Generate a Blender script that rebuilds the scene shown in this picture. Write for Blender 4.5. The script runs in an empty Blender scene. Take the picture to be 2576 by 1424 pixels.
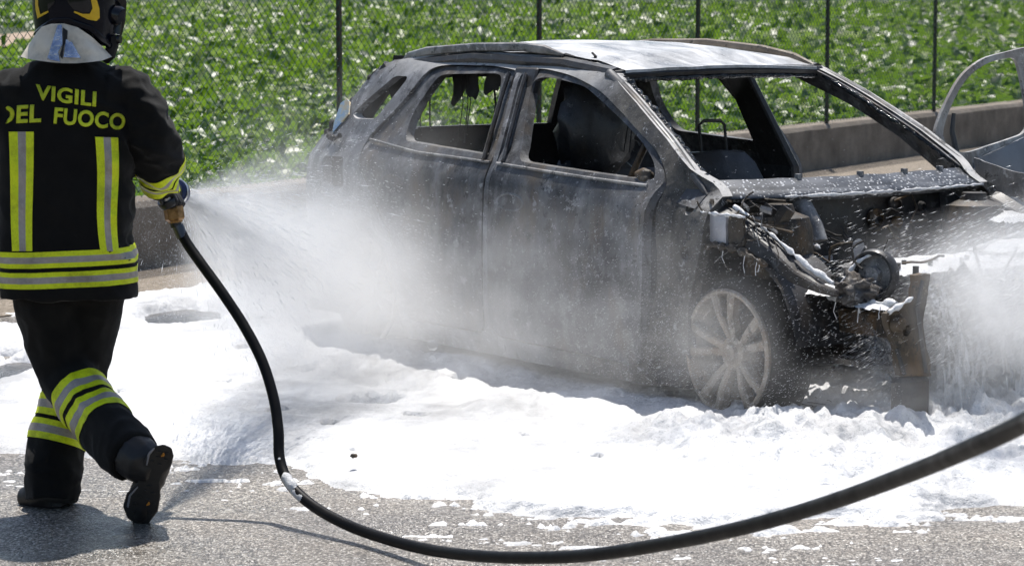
import bpy, bmesh, math, random
import numpy as np
from mathutils import Vector, Matrix, noise as mnoise
from mathutils.geometry import delaunay_2d_cdt
from mathutils.bvhtree import BVHTree

random.seed(7)
RNG = np.random.default_rng(7)
R = math.radians
scene = bpy.context.scene
COL = scene.collection

# ------------------------------------------------------------------ camera
CAM_H, PITCH, FPX = 1.775, 0.1092, 6900.0        # eye height, tilt down, focal length for a 2576 px wide frame
cam_data = bpy.data.cameras.new('camera')
cam_data.sensor_width = 36.0
cam_data.lens = 36.0 * FPX / 2576.0
cam_data.clip_start, cam_data.clip_end = 0.1, 5000.0
cam_data.dof.use_dof = True
cam_data.dof.focus_distance = 10.6
cam_data.dof.aperture_fstop = 8.5
cam = bpy.data.objects.new('camera', cam_data)
cam.location = (0, 0, CAM_H)
cam.rotation_euler = (R(90) - PITCH, 0, 0)
COL.objects.link(cam)
scene.camera = cam

# ------------------------------------------------------------------ light
SUN_EL = R(67)
SUN_AZ = R(2)                                    # sun stands beyond the field, a touch to the right
world = bpy.data.worlds.new('World')
scene.world = world
world.use_nodes = True
wn = world.node_tree
wn.nodes.clear()
sky = wn.nodes.new('ShaderNodeTexSky')
sky.sky_type = 'NISHITA'
sky.sun_disc = False
sky.sun_elevation = SUN_EL
sky.sun_rotation = SUN_AZ
bg = wn.nodes.new('ShaderNodeBackground')
bg.inputs['Strength'].default_value = 0.085
wo = wn.nodes.new('ShaderNodeOutputWorld')
wn.links.new(sky.outputs[0], bg.inputs[0])
wn.links.new(bg.outputs[0], wo.inputs[0])
sd = bpy.data.lights.new('sun', 'SUN')
sd.energy = 4.2
sd.angle = R(0.5)
sd.color = (1.0, 0.96, 0.9)
sun = bpy.data.objects.new('sun', sd)
to_sun = Vector((math.sin(SUN_AZ) * math.cos(SUN_EL), math.cos(SUN_AZ) * math.cos(SUN_EL), math.sin(SUN_EL)))
sun.rotation_euler = to_sun.to_track_quat('Z', 'Y').to_euler()
sun.location = (0, 20, 30)
COL.objects.link(sun)

scene.view_settings.view_transform = 'Standard'
scene.view_settings.look = 'None'
scene.view_settings.exposure = 0.48
scene.view_settings.gamma = 1.0
scene.view_settings.use_curve_mapping = False
scene.render.engine = 'CYCLES'
scene.cycles.use_denoising = True
scene.cycles.max_bounces = 5
scene.cycles.use_adaptive_sampling = True
scene.cycles.adaptive_threshold = 0.04
scene.cycles.diffuse_bounces = 2
scene.cycles.glossy_bounces = 2
scene.cycles.transmission_bounces = 6
scene.cycles.transparent_max_bounces = 24
scene.cycles.volume_bounces = 2
scene.cycles.volume_step_rate = 1.5
scene.cycles.volume_max_steps = 64
scene.cycles.sample_clamp_indirect = 6.0

# ------------------------------------------------------------------ helpers
def ray(u, v):
    a = (u - 1288) / FPX; b = (712 - v) / FPX
    C, S = math.cos(PITCH), math.sin(PITCH)
    return Vector((a, C + b * S, -S + b * C))
def at(u, v, Y):
    """world point seen at (u, v) of the 2576 px frame, Y metres out"""
    r = ray(u, v); return r * (Y / r.y) + Vector((0, 0, CAM_H))
def gnd(u, v, z=0.0):
    r = ray(u, v); t = (z - CAM_H) / r.z
    return r * t + Vector((0, 0, CAM_H))

def mesh_from(name, verts, faces, smooth=False, sharp=None):
    me = bpy.data.meshes.new(name)
    me.from_pydata([tuple(v) for v in verts], [], [tuple(f) for f in faces])
    me.validate()
    if smooth:
        me.shade_smooth()
        if sharp is not None: me.set_sharp_from_angle(angle=R(sharp))
    me.update()
    return me
def mesh_np(name, V, F, smooth=False):
    """fast mesh from arrays; F is (n, k)"""
    V = np.asarray(V, dtype=np.float32); F = np.asarray(F, dtype=np.int32)
    me = bpy.data.meshes.new(name)
    n, k = F.shape
    me.vertices.add(len(V)); me.vertices.foreach_set('co', V.ravel())
    me.loops.add(n * k); me.loops.foreach_set('vertex_index', F.ravel())
    me.polygons.add(n)
    me.polygons.foreach_set('loop_start', np.arange(0, n * k, k, dtype=np.int32))
    me.polygons.foreach_set('loop_total', np.full(n, k, dtype=np.int32))
    me.update(calc_edges=True)
    if smooth: me.shade_smooth()
    return me
def obj(name, me, mat=None, parent=None, loc=None):
    o = bpy.data.objects.new(name, me)
    COL.objects.link(o)
    if mat is not None and me is not None and not me.materials: me.materials.append(mat)
    if parent is not None: o.parent = parent
    if loc is not None: o.location = loc
    return o
def tag(o, label=None, cat=None, group=None, kind=None):
    if label: o['label'] = label
    if cat: o['category'] = cat
    if group: o['group'] = group
    if kind: o['kind'] = kind
    return o
def empty(name, loc=(0, 0, 0), rz=0.0):
    o = bpy.data.objects.new(name, None); COL.objects.link(o)
    o.location = loc; o.rotation_euler = (0, 0, rz)
    return o

class MB:
    """collects shapes into one mesh"""
    def __init__(s): s.v = []; s.f = []
    def add(s, vs, fs):
        b = len(s.v); s.v += [Vector(p) for p in vs]; s.f += [tuple(i + b for i in f) for f in fs]; return s
    def box(s, lo, hi):
        x0, y0, z0 = lo; x1, y1, z1 = hi
        return s.add([(x0,y0,z0),(x1,y0,z0),(x1,y1,z0),(x0,y1,z0),(x0,y0,z1),(x1,y0,z1),(x1,y1,z1),(x0,y1,z1)],
              [(0,3,2,1),(4,5,6,7),(0,1,5,4),(1,2,6,5),(2,3,7,6),(3,0,4,7)])
    def prism(s, poly, axis, a, b):
        """poly: 2-d outline, swept from a to b along axis ('x': poly=(y,z), 'y': (x,z), 'z': (x,y))"""
        n = len(poly)
        def P(p, t):
            return {'x': (t, p[0], p[1]), 'y': (p[0], t, p[1]), 'z': (p[0], p[1], t)}[axis]
        vs = [P(p, a) for p in poly] + [P(p, b) for p in poly]
        fs = [(i, (i + 1) % n, n + (i + 1) % n, n + i) for i in range(n)]
        fs += [tuple(reversed(range(n))), tuple(range(n, 2 * n))]
        return s.add(vs, fs)
    def tube(s, pts, rad, n=8, cap=True, squash=None, up=None):
        pts = [Vector(p) for p in pts]
        rads = rad if hasattr(rad, '__len__') else [rad] * len(pts)
        rings = []; prev = None
        for i, p in enumerate(pts):
            t = (pts[min(i + 1, len(pts) - 1)] - pts[max(i - 1, 0)])
            if t.length < 1e-9: t = Vector((0, 0, 1))
            t.normalize()
            if prev is None:
                a = Vector(up) if up else (Vector((0, 0, 1)) if abs(t.z) < .9 else Vector((0, 1, 0)))
                nx = (a - t * a.dot(t)).normalized()
            else:
                nx = (prev - t * prev.dot(t)).normalized()
            prev = nx; ny = t.cross(nx)
            r = rads[i]; ra, rb = r if hasattr(r, '__len__') else (r, r)
            rings.append([p + nx * (math.cos(2 * math.pi * k / n) * ra) + ny * (math.sin(2 * math.pi * k / n) * rb) for k in range(n)])
        vs = [q for rg in rings for q in rg]
        fs = []
        for i in range(len(pts) - 1):
            for k in range(n):
                fs.append((i * n + k, i * n + (k + 1) % n, (i + 1) * n + (k + 1) % n, (i + 1) * n + k))
        if cap:
            fs.append(tuple(reversed(range(n)))); fs.append(tuple((len(pts) - 1) * n + k for k in range(n)))
        return s.add(vs, fs)
    def lathe(s, prof, origin, axis, n=24, closed=False):
        """prof: (radius, distance along axis)"""
        axis = Vector(axis).normalized(); o = Vector(origin)
        a = Vector((0, 0, 1)) if abs(axis.z) < .9 else Vector((1, 0, 0))
        e1 = (a - axis * a.dot(axis)).normalized(); e2 = axis.cross(e1)
        m = len(prof); vs = []; fs = []
        for r, h in prof:
            for k in range(n):
                t = 2 * math.pi * k / n
                vs.append(o + axis * h + e1 * (math.cos(t) * r) + e2 * (math.sin(t) * r))
        rng_ = m if closed else m - 1
        for i in range(rng_):
            j = (i + 1) % m
            for k in range(n):
                fs.append((i * n + k, i * n + (k + 1) % n, j * n + (k + 1) % n, j * n + k))
        return s.add(vs, fs)
    def build(s, name, mat, parent=None, smooth=False, sharp=40, bevel=0.0):
        me = mesh_from(name, s.v, s.f)
        bm = bmesh.new(); bm.from_mesh(me)
        bmesh.ops.recalc_face_normals(bm, faces=bm.faces)
        if bevel > 0:
            es = [e for e in bm.edges if len(e.link_faces) == 2 and e.calc_face_angle(0) > R(30)]
            bmesh.ops.bevel(bm, geom=es, offset=bevel, segments=1, affect='EDGES', clamp_overlap=True)
        bm.to_mesh(me); bm.free()
        if smooth: me.shade_smooth(); me.set_sharp_from_angle(angle=R(sharp))
        return obj(name, me, mat, parent)

# numpy gradient noise
def _h(ix, iy, seed):
    h = (ix.astype(np.int64) * 374761393 + iy.astype(np.int64) * 668265263 + seed * 1274126177) & 0xffffffff
    h = ((h ^ (h >> 13)) * 1274126177) & 0xffffffff
    return ((h ^ (h >> 16)) & 0xffff) / 65535.0 * 2 * np.pi
def pnoise(x, y, seed=0):
    ix, iy = np.floor(x), np.floor(y); fx, fy = x - ix, y - iy
    u, w = fx * fx * fx * (fx * (fx * 6 - 15) + 10), fy * fy * fy * (fy * (fy * 6 - 15) + 10)
    def g(dx, dy):
        a = _h(ix + dx, iy + dy, seed); return np.cos(a) * (fx - dx) + np.sin(a) * (fy - dy)
    return ((g(0,0) * (1-u) + g(1,0) * u) * (1-w) + (g(0,1) * (1-u) + g(1,1) * u) * w) * 1.5
def fbm(x, y, octv=4, seed=0, gain=.5):
    s = 0; a = 1.0; t = 0
    for i in range(octv):
        s = s + a * pnoise(x * 2 ** i, y * 2 ** i, seed + i * 17); t += a; a *= gain
    return s / t
def sstep(a, b, x):
    t = np.clip((x - a) / (b - a), 0, 1); return t * t * (3 - 2 * t)

# ------------------------------------------------------------------ materials
def material(name):
    m = bpy.data.materials.new(name); m.use_nodes = True
    nt = m.node_tree; nt.nodes.clear()
    return m, nt
class NT:
    """small node-tree writer"""
    def __init__(s, name):
        s.m, s.t = material(name)
        s.out = s.t.nodes.new('ShaderNodeOutputMaterial')
    def n(s, typ, **kw):
        nd = s.t.nodes.new('ShaderNode' + typ)
        for k, v in kw.items():
            if k.startswith('_'): setattr(nd, k[1:], v)
            else: s.set(nd, k, v)
        return nd
    def set(s, nd, key, v):
        key = int(key[1:]) if key[0] == 'i' and key[1:].isdigit() else key.replace('__', ' ')
        inp = nd.inputs[key]
        if isinstance(v, bpy.types.NodeSocket): s.t.links.new(v, inp)
        elif isinstance(v, bpy.types.Node): s.t.links.new(v.outputs[0], inp)
        else:
            if inp.type == 'RGBA' and len(v) == 3: v = (*v, 1)
            inp.default_value = v
    def math(s, op, a, b=0.0, c=None):
        nd = s.n('Math', _operation=op); s.set(nd, 'i0', a); s.set(nd, 'i1', b)
        if c is not None: s.set(nd, 'i2', c)
        return nd.outputs[0]
    def ramp(s, fac, stops, interp='LINEAR'):
        nd = s.n('ValToRGB'); cr = nd.color_ramp; cr.interpolation = interp
        while len(cr.elements) > 1: cr.elements.remove(cr.elements[0])
        cr.elements[0].position = stops[0][0]; cr.elements[0].color = _c(stops[0][1])
        for p, c in stops[1:]:
            e = cr.elements.new(p); e.color = _c(c)
        s.set(nd, 'Fac', fac); return nd.outputs['Color']
    def noise(s, scale, vec=None, detail=4.0, rough=.55, dist=0.0):
        nd = s.n('TexNoise'); nd.inputs['Scale'].default_value = scale
        nd.inputs['Detail'].default_value = detail; nd.inputs['Roughness'].default_value = rough
        nd.inputs['Distortion'].default_value = dist
        if vec is not None: s.t.links.new(vec, nd.inputs['Vector'])
        return nd.outputs['Fac']
    def voro(s, scale, vec=None, feature='F1', out='Distance'):
        nd = s.n('TexVoronoi', _feature=feature); nd.inputs['Scale'].default_value = scale
        if vec is not None: s.t.links.new(vec, nd.inputs['Vector'])
        return nd.outputs[out]
    def mix(s, fac, a, b, blend='MIX'):
        nd = s.n('Mix', _data_type='RGBA', _blend_type=blend)
        for i, v in ((0, fac), (6, a), (7, b)):
            inp = nd.inputs[i]
            if isinstance(v, bpy.types.NodeSocket): s.t.links.new(v, inp)
            else: inp.default_value = v if i == 0 else _c(v)
        return nd.outputs[2]
    def pos(s): return s.n('NewGeometry').outputs['Position']
    def oco(s): return s.n('TexCoord').outputs['Object']
    def mapv(s, vec, scale=(1,1,1), rot=(0,0,0), loc=(0,0,0)):
        nd = s.n('Mapping'); s.t.links.new(vec, nd.inputs[0])
        nd.inputs['Scale'].default_value = scale; nd.inputs['Rotation'].default_value = rot; nd.inputs['Location'].default_value = loc
        return nd.outputs[0]
    def bump(s, h, strength=.5, dist=.01, normal=None):
        nd = s.n('Bump'); s.set(nd, 'Height', h); nd.inputs['Strength'].default_value = strength; nd.inputs['Distance'].default_value = dist
        if normal is not None: s.t.links.new(normal, nd.inputs['Normal'])
        return nd.outputs[0]
    def bsdf(s, **kw):
        nd = s.n('BsdfPrincipled', **kw); s.t.links.new(nd.outputs[0], s.out.inputs[0]); return nd
    def sep(s, vec):
        nd = s.n('SeparateXYZ'); s.t.links.new(vec, nd.inputs[0]); return nd.outputs
def _c(c):
    if isinstance(c, (int, float)): c = (c, c, c)
    return (*c, 1) if len(c) == 3 else c

M = {}
def simple(name, col, rough=.6, metal=0.0, spec=.5, nscale=0, namp=.3, bump=0, bscale=200, **kw):
    t = NT(name); c = col
    if nscale:
        nz = t.noise(nscale, t.oco(), 5)
        c = t.mix(nz, tuple(x * (1 - namp) for x in col), tuple(min(1, x * (1 + namp)) for x in col))
    b = t.bsdf(Base__Color=c, Roughness=rough, Metallic=metal)
    b.inputs['Specular IOR Level'].default_value = spec
    if bump: t.set(b, 'Normal', t.bump(t.noise(bscale, t.oco(), 3), bump, .002))
    for k, v in kw.items(): b.inputs[k.replace('__', ' ')].default_value = v
    M[name] = t.m; return t.m

# asphalt: coarse wet aggregate
t = NT('asphalt'); p = t.pos()
cell = t.n('TexVoronoi'); cell.inputs['Scale'].default_value = 125; t.t.links.new(p, cell.inputs['Vector'])
cs = t.n('SeparateColor'); t.t.links.new(cell.outputs['Color'], cs.inputs[0])
stone = t.ramp(cs.outputs[0], [(0, (.06,.05,.042)), (.35, (.21,.185,.158)), (.7, (.38,.34,.295)), (.9, (.56,.52,.47)), (1, (.8,.77,.72))])
gap = t.ramp(cell.outputs['Distance'], [(.3, 1), (.8, .3)])
colr = t.mix(1.0, stone, gap, 'MULTIPLY')
big = t.ramp(t.noise(1.3, p, 5), [(.3, (.62,.62,.64)), (.5, (.9,.89,.87)), (.7, (1.08,1.05,1.0))])
colr = t.mix(1.0, colr, big, 'MULTIPLY')
wet = t.noise(2.2, p, 3)
rg = t.ramp(wet, [(.35, .24), (.65, .5)])
hgt = t.math('MULTIPLY', t.math('SUBTRACT', 1.0, cell.outputs['Distance']), t.ramp(cs.outputs[1], [(0, .5), (1, 1)]))
nb = t.bump(hgt, .75, .006, t.bump(t.noise(9, p, 4), .3, .02))
b = t.bsdf(Base__Color=colr, Roughness=rg, Normal=nb); b.inputs['Specular IOR Level'].default_value = .55
M['asphalt'] = t.m

# loose gravelly verge at the wall foot
t = NT('gravel'); p = t.pos()
cell = t.n('TexVoronoi'); cell.inputs['Scale'].default_value = 60; t.t.links.new(p, cell.inputs['Vector'])
cs = t.n('SeparateColor'); t.t.links.new(cell.outputs['Color'], cs.inputs[0])
stone = t.ramp(cs.outputs[0], [(0, (.10,.08,.06)), (.5, (.22,.18,.14)), (1, (.42,.36,.3))])
colr = t.mix(t.noise(4, p, 4), stone, (.2, .165, .12))
b = t.bsdf(Base__Color=colr, Roughness=.85, Normal=t.bump(t.math('SUBTRACT', 1.0, cell.outputs['Distance']), .8, .01))
M['gravel'] = t.m

t = NT('soil'); p = t.pos()
colr = t.ramp(t.noise(1.5, p, 6), [(.3, (.02,.03,.012)), (.55, (.035,.055,.018)), (.75, (.075,.07,.035))])
t.bsdf(Base__Color=colr, Roughness=.95, Normal=t.bump(t.noise(20, p, 4), .6, .05)); M['soil'] = t.m
simple('bare_soil', (.36, .27, .2), .95, nscale=6, namp=.25)

# concrete wall
t = NT('concrete'); p = t.oco()
c1 = t.ramp(t.noise(3, p, 6, .6), [(.25, (.115,.094,.074)), (.5, (.205,.172,.137)), (.75, (.31,.27,.22))])
streak = t.ramp(t.noise(1.0, t.mapv(p, (14, 14, 1.2)), 4), [(.42, .6), (.6, 1)])
c1 = t.mix(.22, c1, streak, 'MULTIPLY')
c1 = t.mix(.6, c1, t.ramp(t.voro(90, p), [(.1, .55), (.6, 1.15)]), 'MULTIPLY')
t.bsdf(Base__Color=c1, Roughness=.92, Normal=t.bump(t.noise(60, p, 5), .5, .01, t.bump(t.voro(120, p), .4, .004))); M['concrete'] = t.m

simple('post_rust', (.05, .032, .024), .75, nscale=30, namp=.5, bump=.4)
simple('wire_green', (.012, .07, .045), .55)

# leaves
t = NT('leaf')
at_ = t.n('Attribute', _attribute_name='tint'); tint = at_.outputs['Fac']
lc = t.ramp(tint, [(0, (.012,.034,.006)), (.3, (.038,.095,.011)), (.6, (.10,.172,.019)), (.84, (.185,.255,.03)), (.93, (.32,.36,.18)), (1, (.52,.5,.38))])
d = t.n('BsdfDiffuse', Color=lc)
tr = t.n('BsdfTranslucent', Color=t.mix(.6, lc, (.24,.42,.03)))
g = t.n('BsdfGlossy', Color=(1,1,1), Roughness=.42)
m1 = t.n('MixShader'); t.set(m1, 'i0', .42); t.set(m1, 'i1', d); t.set(m1, 'i2', tr)
fr = t.n('Fresnel'); fr.inputs[0].default_value = 1.45
m2 = t.n('MixShader'); t.set(m2, 'i0', t.math('MULTIPLY', fr.outputs[0], .045)); t.set(m2, 'i1', m1); t.set(m2, 'i2', g)
t.t.links.new(m2.outputs[0], t.out.inputs[0]); M['leaf'] = t.m

# foam: dense white bubbles
t = NT('foam'); p = t.pos()
fine = t.voro(170, p); mid = t.noise(26, p, 6, .65)
colr = t.ramp(t.noise(5, p, 5), [(.3, (.64,.645,.66)), (.6, (.80,.80,.805))])
colr = t.mix(t.ramp(t.noise(1.6, t.mapv(p, (1, .7, 1)), 6, .65), [(.47, 0), (.64, .8)]), colr, (.36,.36,.365))
colr = t.mix(t.ramp(t.noise(55, p, 3, .7), [(.66, 0), (.72, .55)]), colr, (.3,.29,.28))
colr = t.mix(1.0, colr, t.ramp(t.voro(70, p), [(.08, .72), (.3, 1.0)]), 'MULTIPLY')
nb = t.bump(fine, .35, .004, t.bump(mid, .55, .025))
b = t.bsdf(Base__Color=colr, Roughness=.5, Normal=nb); b.inputs['Specular IOR Level'].default_value = .35
M['foam'] = t.m

# standing water between the foam
t = NT('puddle_water'); p = t.pos()
c = t.ramp(t.noise(60, p, 4), [(.35, (.05,.048,.046)), (.6, (.11,.105,.10)), (.75, (.3,.3,.3))])
b = t.bsdf(Base__Color=c, Roughness=t.ramp(t.noise(4, p, 3), [(.3, .12), (.7, .4)]), Normal=t.bump(t.noise(120, p, 3), .5, .004)); b.inputs['Specular IOR Level'].default_value = .2; M['puddle_water'] = t.m

# ------------------------------------------------------------------ ground, road, wall, fence, field
W0 = Vector((-1.16, 18.91, 0)); WD = Vector((4.49 + 1.16, 28.74 - 18.91, 0)).normalized(); WN = Vector((WD.y, -WD.x, 0))  # WN: towards the road
def wallp(tt, off=0.0, z=0.0): return W0 + WD * tt + WN * off + Vector((0, 0, z))
WH = .42

me = mesh_from('ground', [(-900,-300,-.03),(1500,-300,-.03),(1500,2500,-.03),(-900,2500,-.03)], [(0,1,2,3)])
tag(obj('ground', me, M['soil']), 'dark green field soil spreading to the horizon', 'ground', kind='structure')
a0, a1 = wallp(-14, .05), wallp(60, .05)
me = mesh_from('road', [a0, a1, (70, 40, 0), (60, -20, 0), (-30, -20, 0), (-30, 2, 0)], [(0,5,4,3,2,1)])
tag(obj('road', me, M['asphalt']), 'wet coarse grey asphalt in the foreground', 'road', kind='structure')
# gravel verge, ragged towards the road
vs = []; fs = []
for i in range(240):
    tt = -8 + i * .12
    w = 1.05 + .55 * mnoise.noise(Vector((tt * .5, 3, 0))) + .2 * mnoise.noise(Vector((tt * 3, 7, 0)))
    vs += [wallp(tt, .02, .006), wallp(tt, w, .006)]
    if i: fs.append((2*i-2, 2*i-1, 2*i+1, 2*i))
tag(obj('verge', mesh_from('verge', vs, fs), M['gravel']), 'brown gravel verge along the foot of the low wall', 'verge', kind='structure')

# wall as a slightly uneven casting
vs = []; fs = []; prof = [(0,-.03),(0.004,.2),(0,WH-.035),(-.05,WH-.004),(-.30,WH+.004),(-.32,WH-.02),(-.32,-.03)]
nseg = 160
for i in range(nseg + 1):
    tt = -9 + 30.0 * i / nseg
    for k, (o_, z_) in enumerate(prof):
        jz = .006 * mnoise.noise(Vector((tt * 2.2, k, 1))) if z_ > .3 else 0
        jo = .005 * mnoise.noise(Vector((tt * 3.1, k, 5)))
        vs.append(wallp(tt, o_ + jo, z_ + jz))
np_ = len(prof)
for i in range(nseg):
    for k in range(np_ - 1):
        fs.append((i*np_+k, (i+1)*np_+k, (i+1)*np_+k+1, i*np_+k+1))
fs += [tuple(range(np_)), tuple(reversed([nseg*np_+k for k in range(np_)]))]
tag(obj('low_wall', mesh_from('low_wall', vs, fs, True, 35), M['concrete']), 'low weathered concrete wall between the road and the green field', 'wall')

fence = empty('chain_link_fence', wallp(0, -.11, WH))
tag(fence, 'green chain link fence on thin brown posts above the low wall', 'fence')
fb = Vector(fence.location)
FH = 1.75; SP = 2.835
for i in range(-3, 7):
    # T-section iron post
    c = wallp(i * SP + .16, -.13, WH) - fb
    lean = .01 * mnoise.noise(Vector((i * 3.3, 0, 0)))
    mb = MB()
    for (hw_, hd, o) in ((.019, .003, .0), (.003, .016, .016)):
        q = []
        for z in (-.02, FH + .05):
            for sx, sy in ((-1,-1),(1,-1),(1,1),(-1,1)):
                q.append(c + WD * (sx * hw_ + lean * z) + WN * (sy * hd - o) + Vector((0,0,z)))
        mb.add(q, [(0,3,2,1),(4,5,6,7),(0,1,5,4),(1,2,6,5),(2,3,7,6),(3,0,4,7)])
    mb.build('post', M['post_rust'], fence)
def wire(mb, a, b, r=.0025):
    d = (b - a).normalized(); e1 = WN * r; e2 = d.cross(WN).normalized() * r
    q = []
    for p_ in (a, b):
        q += [p_ + e1, p_ - e1 * .5 + e2 * .87, p_ - e1 * .5 - e2 * .87]
    mb.add(q, [(0,1,4,3),(1,2,5,4),(2,0,3,5)])
PW = .07
for i in range(-3, 6):
    mb = MB(); t0, t1 = i * SP + .16, (i + 1) * SP + .16
    k0 = int((t0 - FH) / PW) - 1; k1 = int(t1 / PW) + 2
    for k in range(k0, k1):
        for sgn in (1, -1):
            # wire from bottom at s0, climbing at 45 degrees along +-
            s0 = k * PW if sgn > 0 else k * PW + FH
            lo, hi = 0.0, FH
            za = (t0 - s0) * sgn; zb = (t1 - s0) * sgn
            lo = max(lo, min(za, zb)); hi = min(hi, max(za, zb))
            if hi - lo < .01: continue
            off = .026 + sgn * .0022
            n_ = max(1, int((hi - lo) / .22)); prev = None
            for j in range(n_ + 1):
                z = lo + (hi - lo) * j / n_
                sag = .010 * mnoise.noise(Vector(((s0 + sgn * z) * 1.1, z * 1.1, sgn)))
                p_ = wallp(s0 + sgn * z + sag, -.11 + off + sag * 1.5, WH + z + .02 + sag) - fb
                if prev is not None: wire(mb, prev, p_)
                prev = p_
    mb.build('chain_link_mesh', M['wire_green'], fence)
for z in (.06, FH - .03):
    MB().tube([wallp(-3 * SP, -.08, WH + z) - fb, wallp(6 * SP, -.08, WH + z) - fb], .002, 5).build('tension_wire', M['wire_green'], fence)

# field crop: one mass of leaves, larger clusters farther out
def leaf_cloud(N, ymin, ymax, size0, hmul, seed):
    rg = np.random.default_rng(seed)
    # depth sampled so that the leaf count follows the seen area
    u = rg.random(N); d = ymin * (ymax / ymin) ** (u ** .9)
    half = d * .225 + 2.0
    x = (rg.random(N) * 2 - 1) * half
    y = d
    rel = (x - W0.x) * WN.x + (y - W0.y) * WN.y       # >0: road side
    keep = rel < -.44
    # bare soil patch far left
    px_ = 1288 + FPX * x / d
    bare = ((px_ - 25) / 85) ** 2 + ((d - 82) / 26) ** 2 + fbm(x * .8, y * .3, 3, 9) * .5 < 1
    keep &= ~bare
    # thin and dry streaks far out
    dry = fbm(x * .12 + 3, y * .05, 3, 21)
    keep &= rg.random(N) > np.clip((dry - .28) * 2.5, 0, .6) * (d > 35)
    x, y, d, dry = x[keep], y[keep], d[keep], dry[keep]; n = len(x)
    edge = np.clip(-((x - W0.x) * WN.x + (y - W0.y) * WN.y) / 1.0, 0, 1)
    can =   .42 + .24 * fbm(x * .9, y * .9, 3, 4) + .05 * fbm(x * 4, y * 4, 2, 5)
    can = can * (.55 + .45 * edge) * hmul
    z = can * (1 - .75 * rg.random(n) ** 1.7)
    s = size0 * (np.maximum(d, 20) / 20) ** .55 * (.55 + .75 * rg.random(n))
    yaw = rg.random(n) * 2 * np.pi
    tilt = rg.normal(.25, .6, n); roll = rg.normal(0, .5, n)
    # leaf outline: base, two shoulders, tip, with a folded midrib
    w = .46 + .2 * rg.random(n)
    base = np.zeros((n, 3)); L_ = np.stack([np.cos(yaw) * np.cos(tilt), np.sin(yaw) * np.cos(tilt), -np.sin(tilt)], 1)
    S_ = np.stack([-np.sin(yaw) * np.cos(roll), np.cos(yaw) * np.cos(roll), np.sin(roll)], 1)
    Nn = np.cross(L_, S_)
    C0 = np.stack([x, y, z], 1); s_ = s[:, None]; w_ = (w * s)[:, None]
    fold = .12 * s_ * Nn
    V = np.stack([C0, C0 + L_ * s_ * .45 + S_ * w_ * .5 + fold, C0 + L_ * s_ - .15 * s_ * Nn, C0 + L_ * s_ * .45 - S_ * w_ * .5 + fold, C0 + L_ * s_ * .5], 1)
    tint = np.clip(.40 + .28 * rg.normal(0, 1, n) + .4 * fbm(x * .8, y * .4, 3, 31) + .35 * (z / np.maximum(can, .05) - .75), 0, .9)  # low leaves toned darker: canopy shade put into the tint
    pale = rg.random(n) < .022
    tint[pale] = .9 + .1 * rg.random(pale.sum())
    dryleaf = (d > 40) & (rg.random(n) < np.clip((dry - .12) * 2.2, 0, .75))
    tint[dryleaf] = .93 + .07 * rg.random(dryleaf.sum())
    return V, tint
A, ta = leaf_cloud(135000, 14.0, 44, .15, 1.05, 1)
B, tb = leaf_cloud(102000, 40.0, 170, .175, 1.05, 2)
V = np.concatenate([A, B]); tt_ = np.concatenate([ta, tb]); n = len(V)
idx = np.arange(n)[:, None] * 5
F = np.concatenate([idx + np.array([[0,1,4]]), idx + np.array([[1,2,4]]), idx + np.array([[2,3,4]]), idx + np.array([[3,0,4]])])
me = mesh_np('field_plants', V.reshape(-1, 3), F)
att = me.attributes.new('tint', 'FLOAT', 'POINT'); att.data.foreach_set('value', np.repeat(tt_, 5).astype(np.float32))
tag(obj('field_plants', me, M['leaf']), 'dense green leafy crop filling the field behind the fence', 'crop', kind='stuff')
vs = [(-15.0 + math.cos(a) * 1.7 * (1 + .2 * math.sin(3 * a)), 84 + math.sin(a) * 26, .05) for a in [2 * math.pi * k / 40 for k in range(40)]]
tag(obj('bare_soil_patch', mesh_from('bare_soil_patch', vs, [tuple(range(40))]), M['bare_soil']), 'pale bare soil patch in the field at the far left', 'soil', kind='structure')

# ------------------------------------------------------------------ foam on the road
foam_px = [(-160,800),(-60,822),(40,818),(140,790),(250,765),(330,742),(430,728),(560,715),(700,705),(800,690),(1000,640),(1400,560),(2000,520),(2700,560),(3100,640),(3300,900),(3200,1260),
           (2576,1275),(2400,1290),(2200,1302),(2000,1325),(1650,1338),(1480,1318),(1300,1290),(1150,1262),(1000,1243),(850,1210),(760,1190),(690,1178),(640,1168),(430,1160),(220,1158),(0,1146),(-160,1150)]
poly = np.array([gnd(*q)[:2] for q in foam_px])
def sdist(px, py, poly):
    d = np.full(px.shape, 1e9); ins = np.zeros(px.shape, bool); m = len(poly)
    for i in range(m):
        a = poly[i]; b_ = poly[(i + 1) % m]; e = b_ - a
        tt = np.clip(((px - a[0]) * e[0] + (py - a[1]) * e[1]) / (e @ e), 0, 1)
        d = np.minimum(d, np.hypot(px - a[0] - tt * e[0], py - a[1] - tt * e[1]))
        c_ = ((a[1] > py) != (b_[1] > py)) & (px < (b_[0] - a[0]) * (py - a[1]) / (b_[1] - a[1] + 1e-12) + a[0])
        ins ^= c_
    return np.where(ins, d, -d)
def hole(px, py, u, v, ru, rv):
    """1 at the middle of an ellipse that covers (u +- ru, v +- rv) of the frame"""
    c = gnd(u, v); e = gnd(u + ru, v); f_ = gnd(u, v - rv); f2 = gnd(u, v + rv)
    ry = (f_.y - f2.y) / 2
    return 1 - np.hypot((px - c.x) / (e.x - c.x), (py - (f_.y + f2.y) / 2) / ry)
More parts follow.
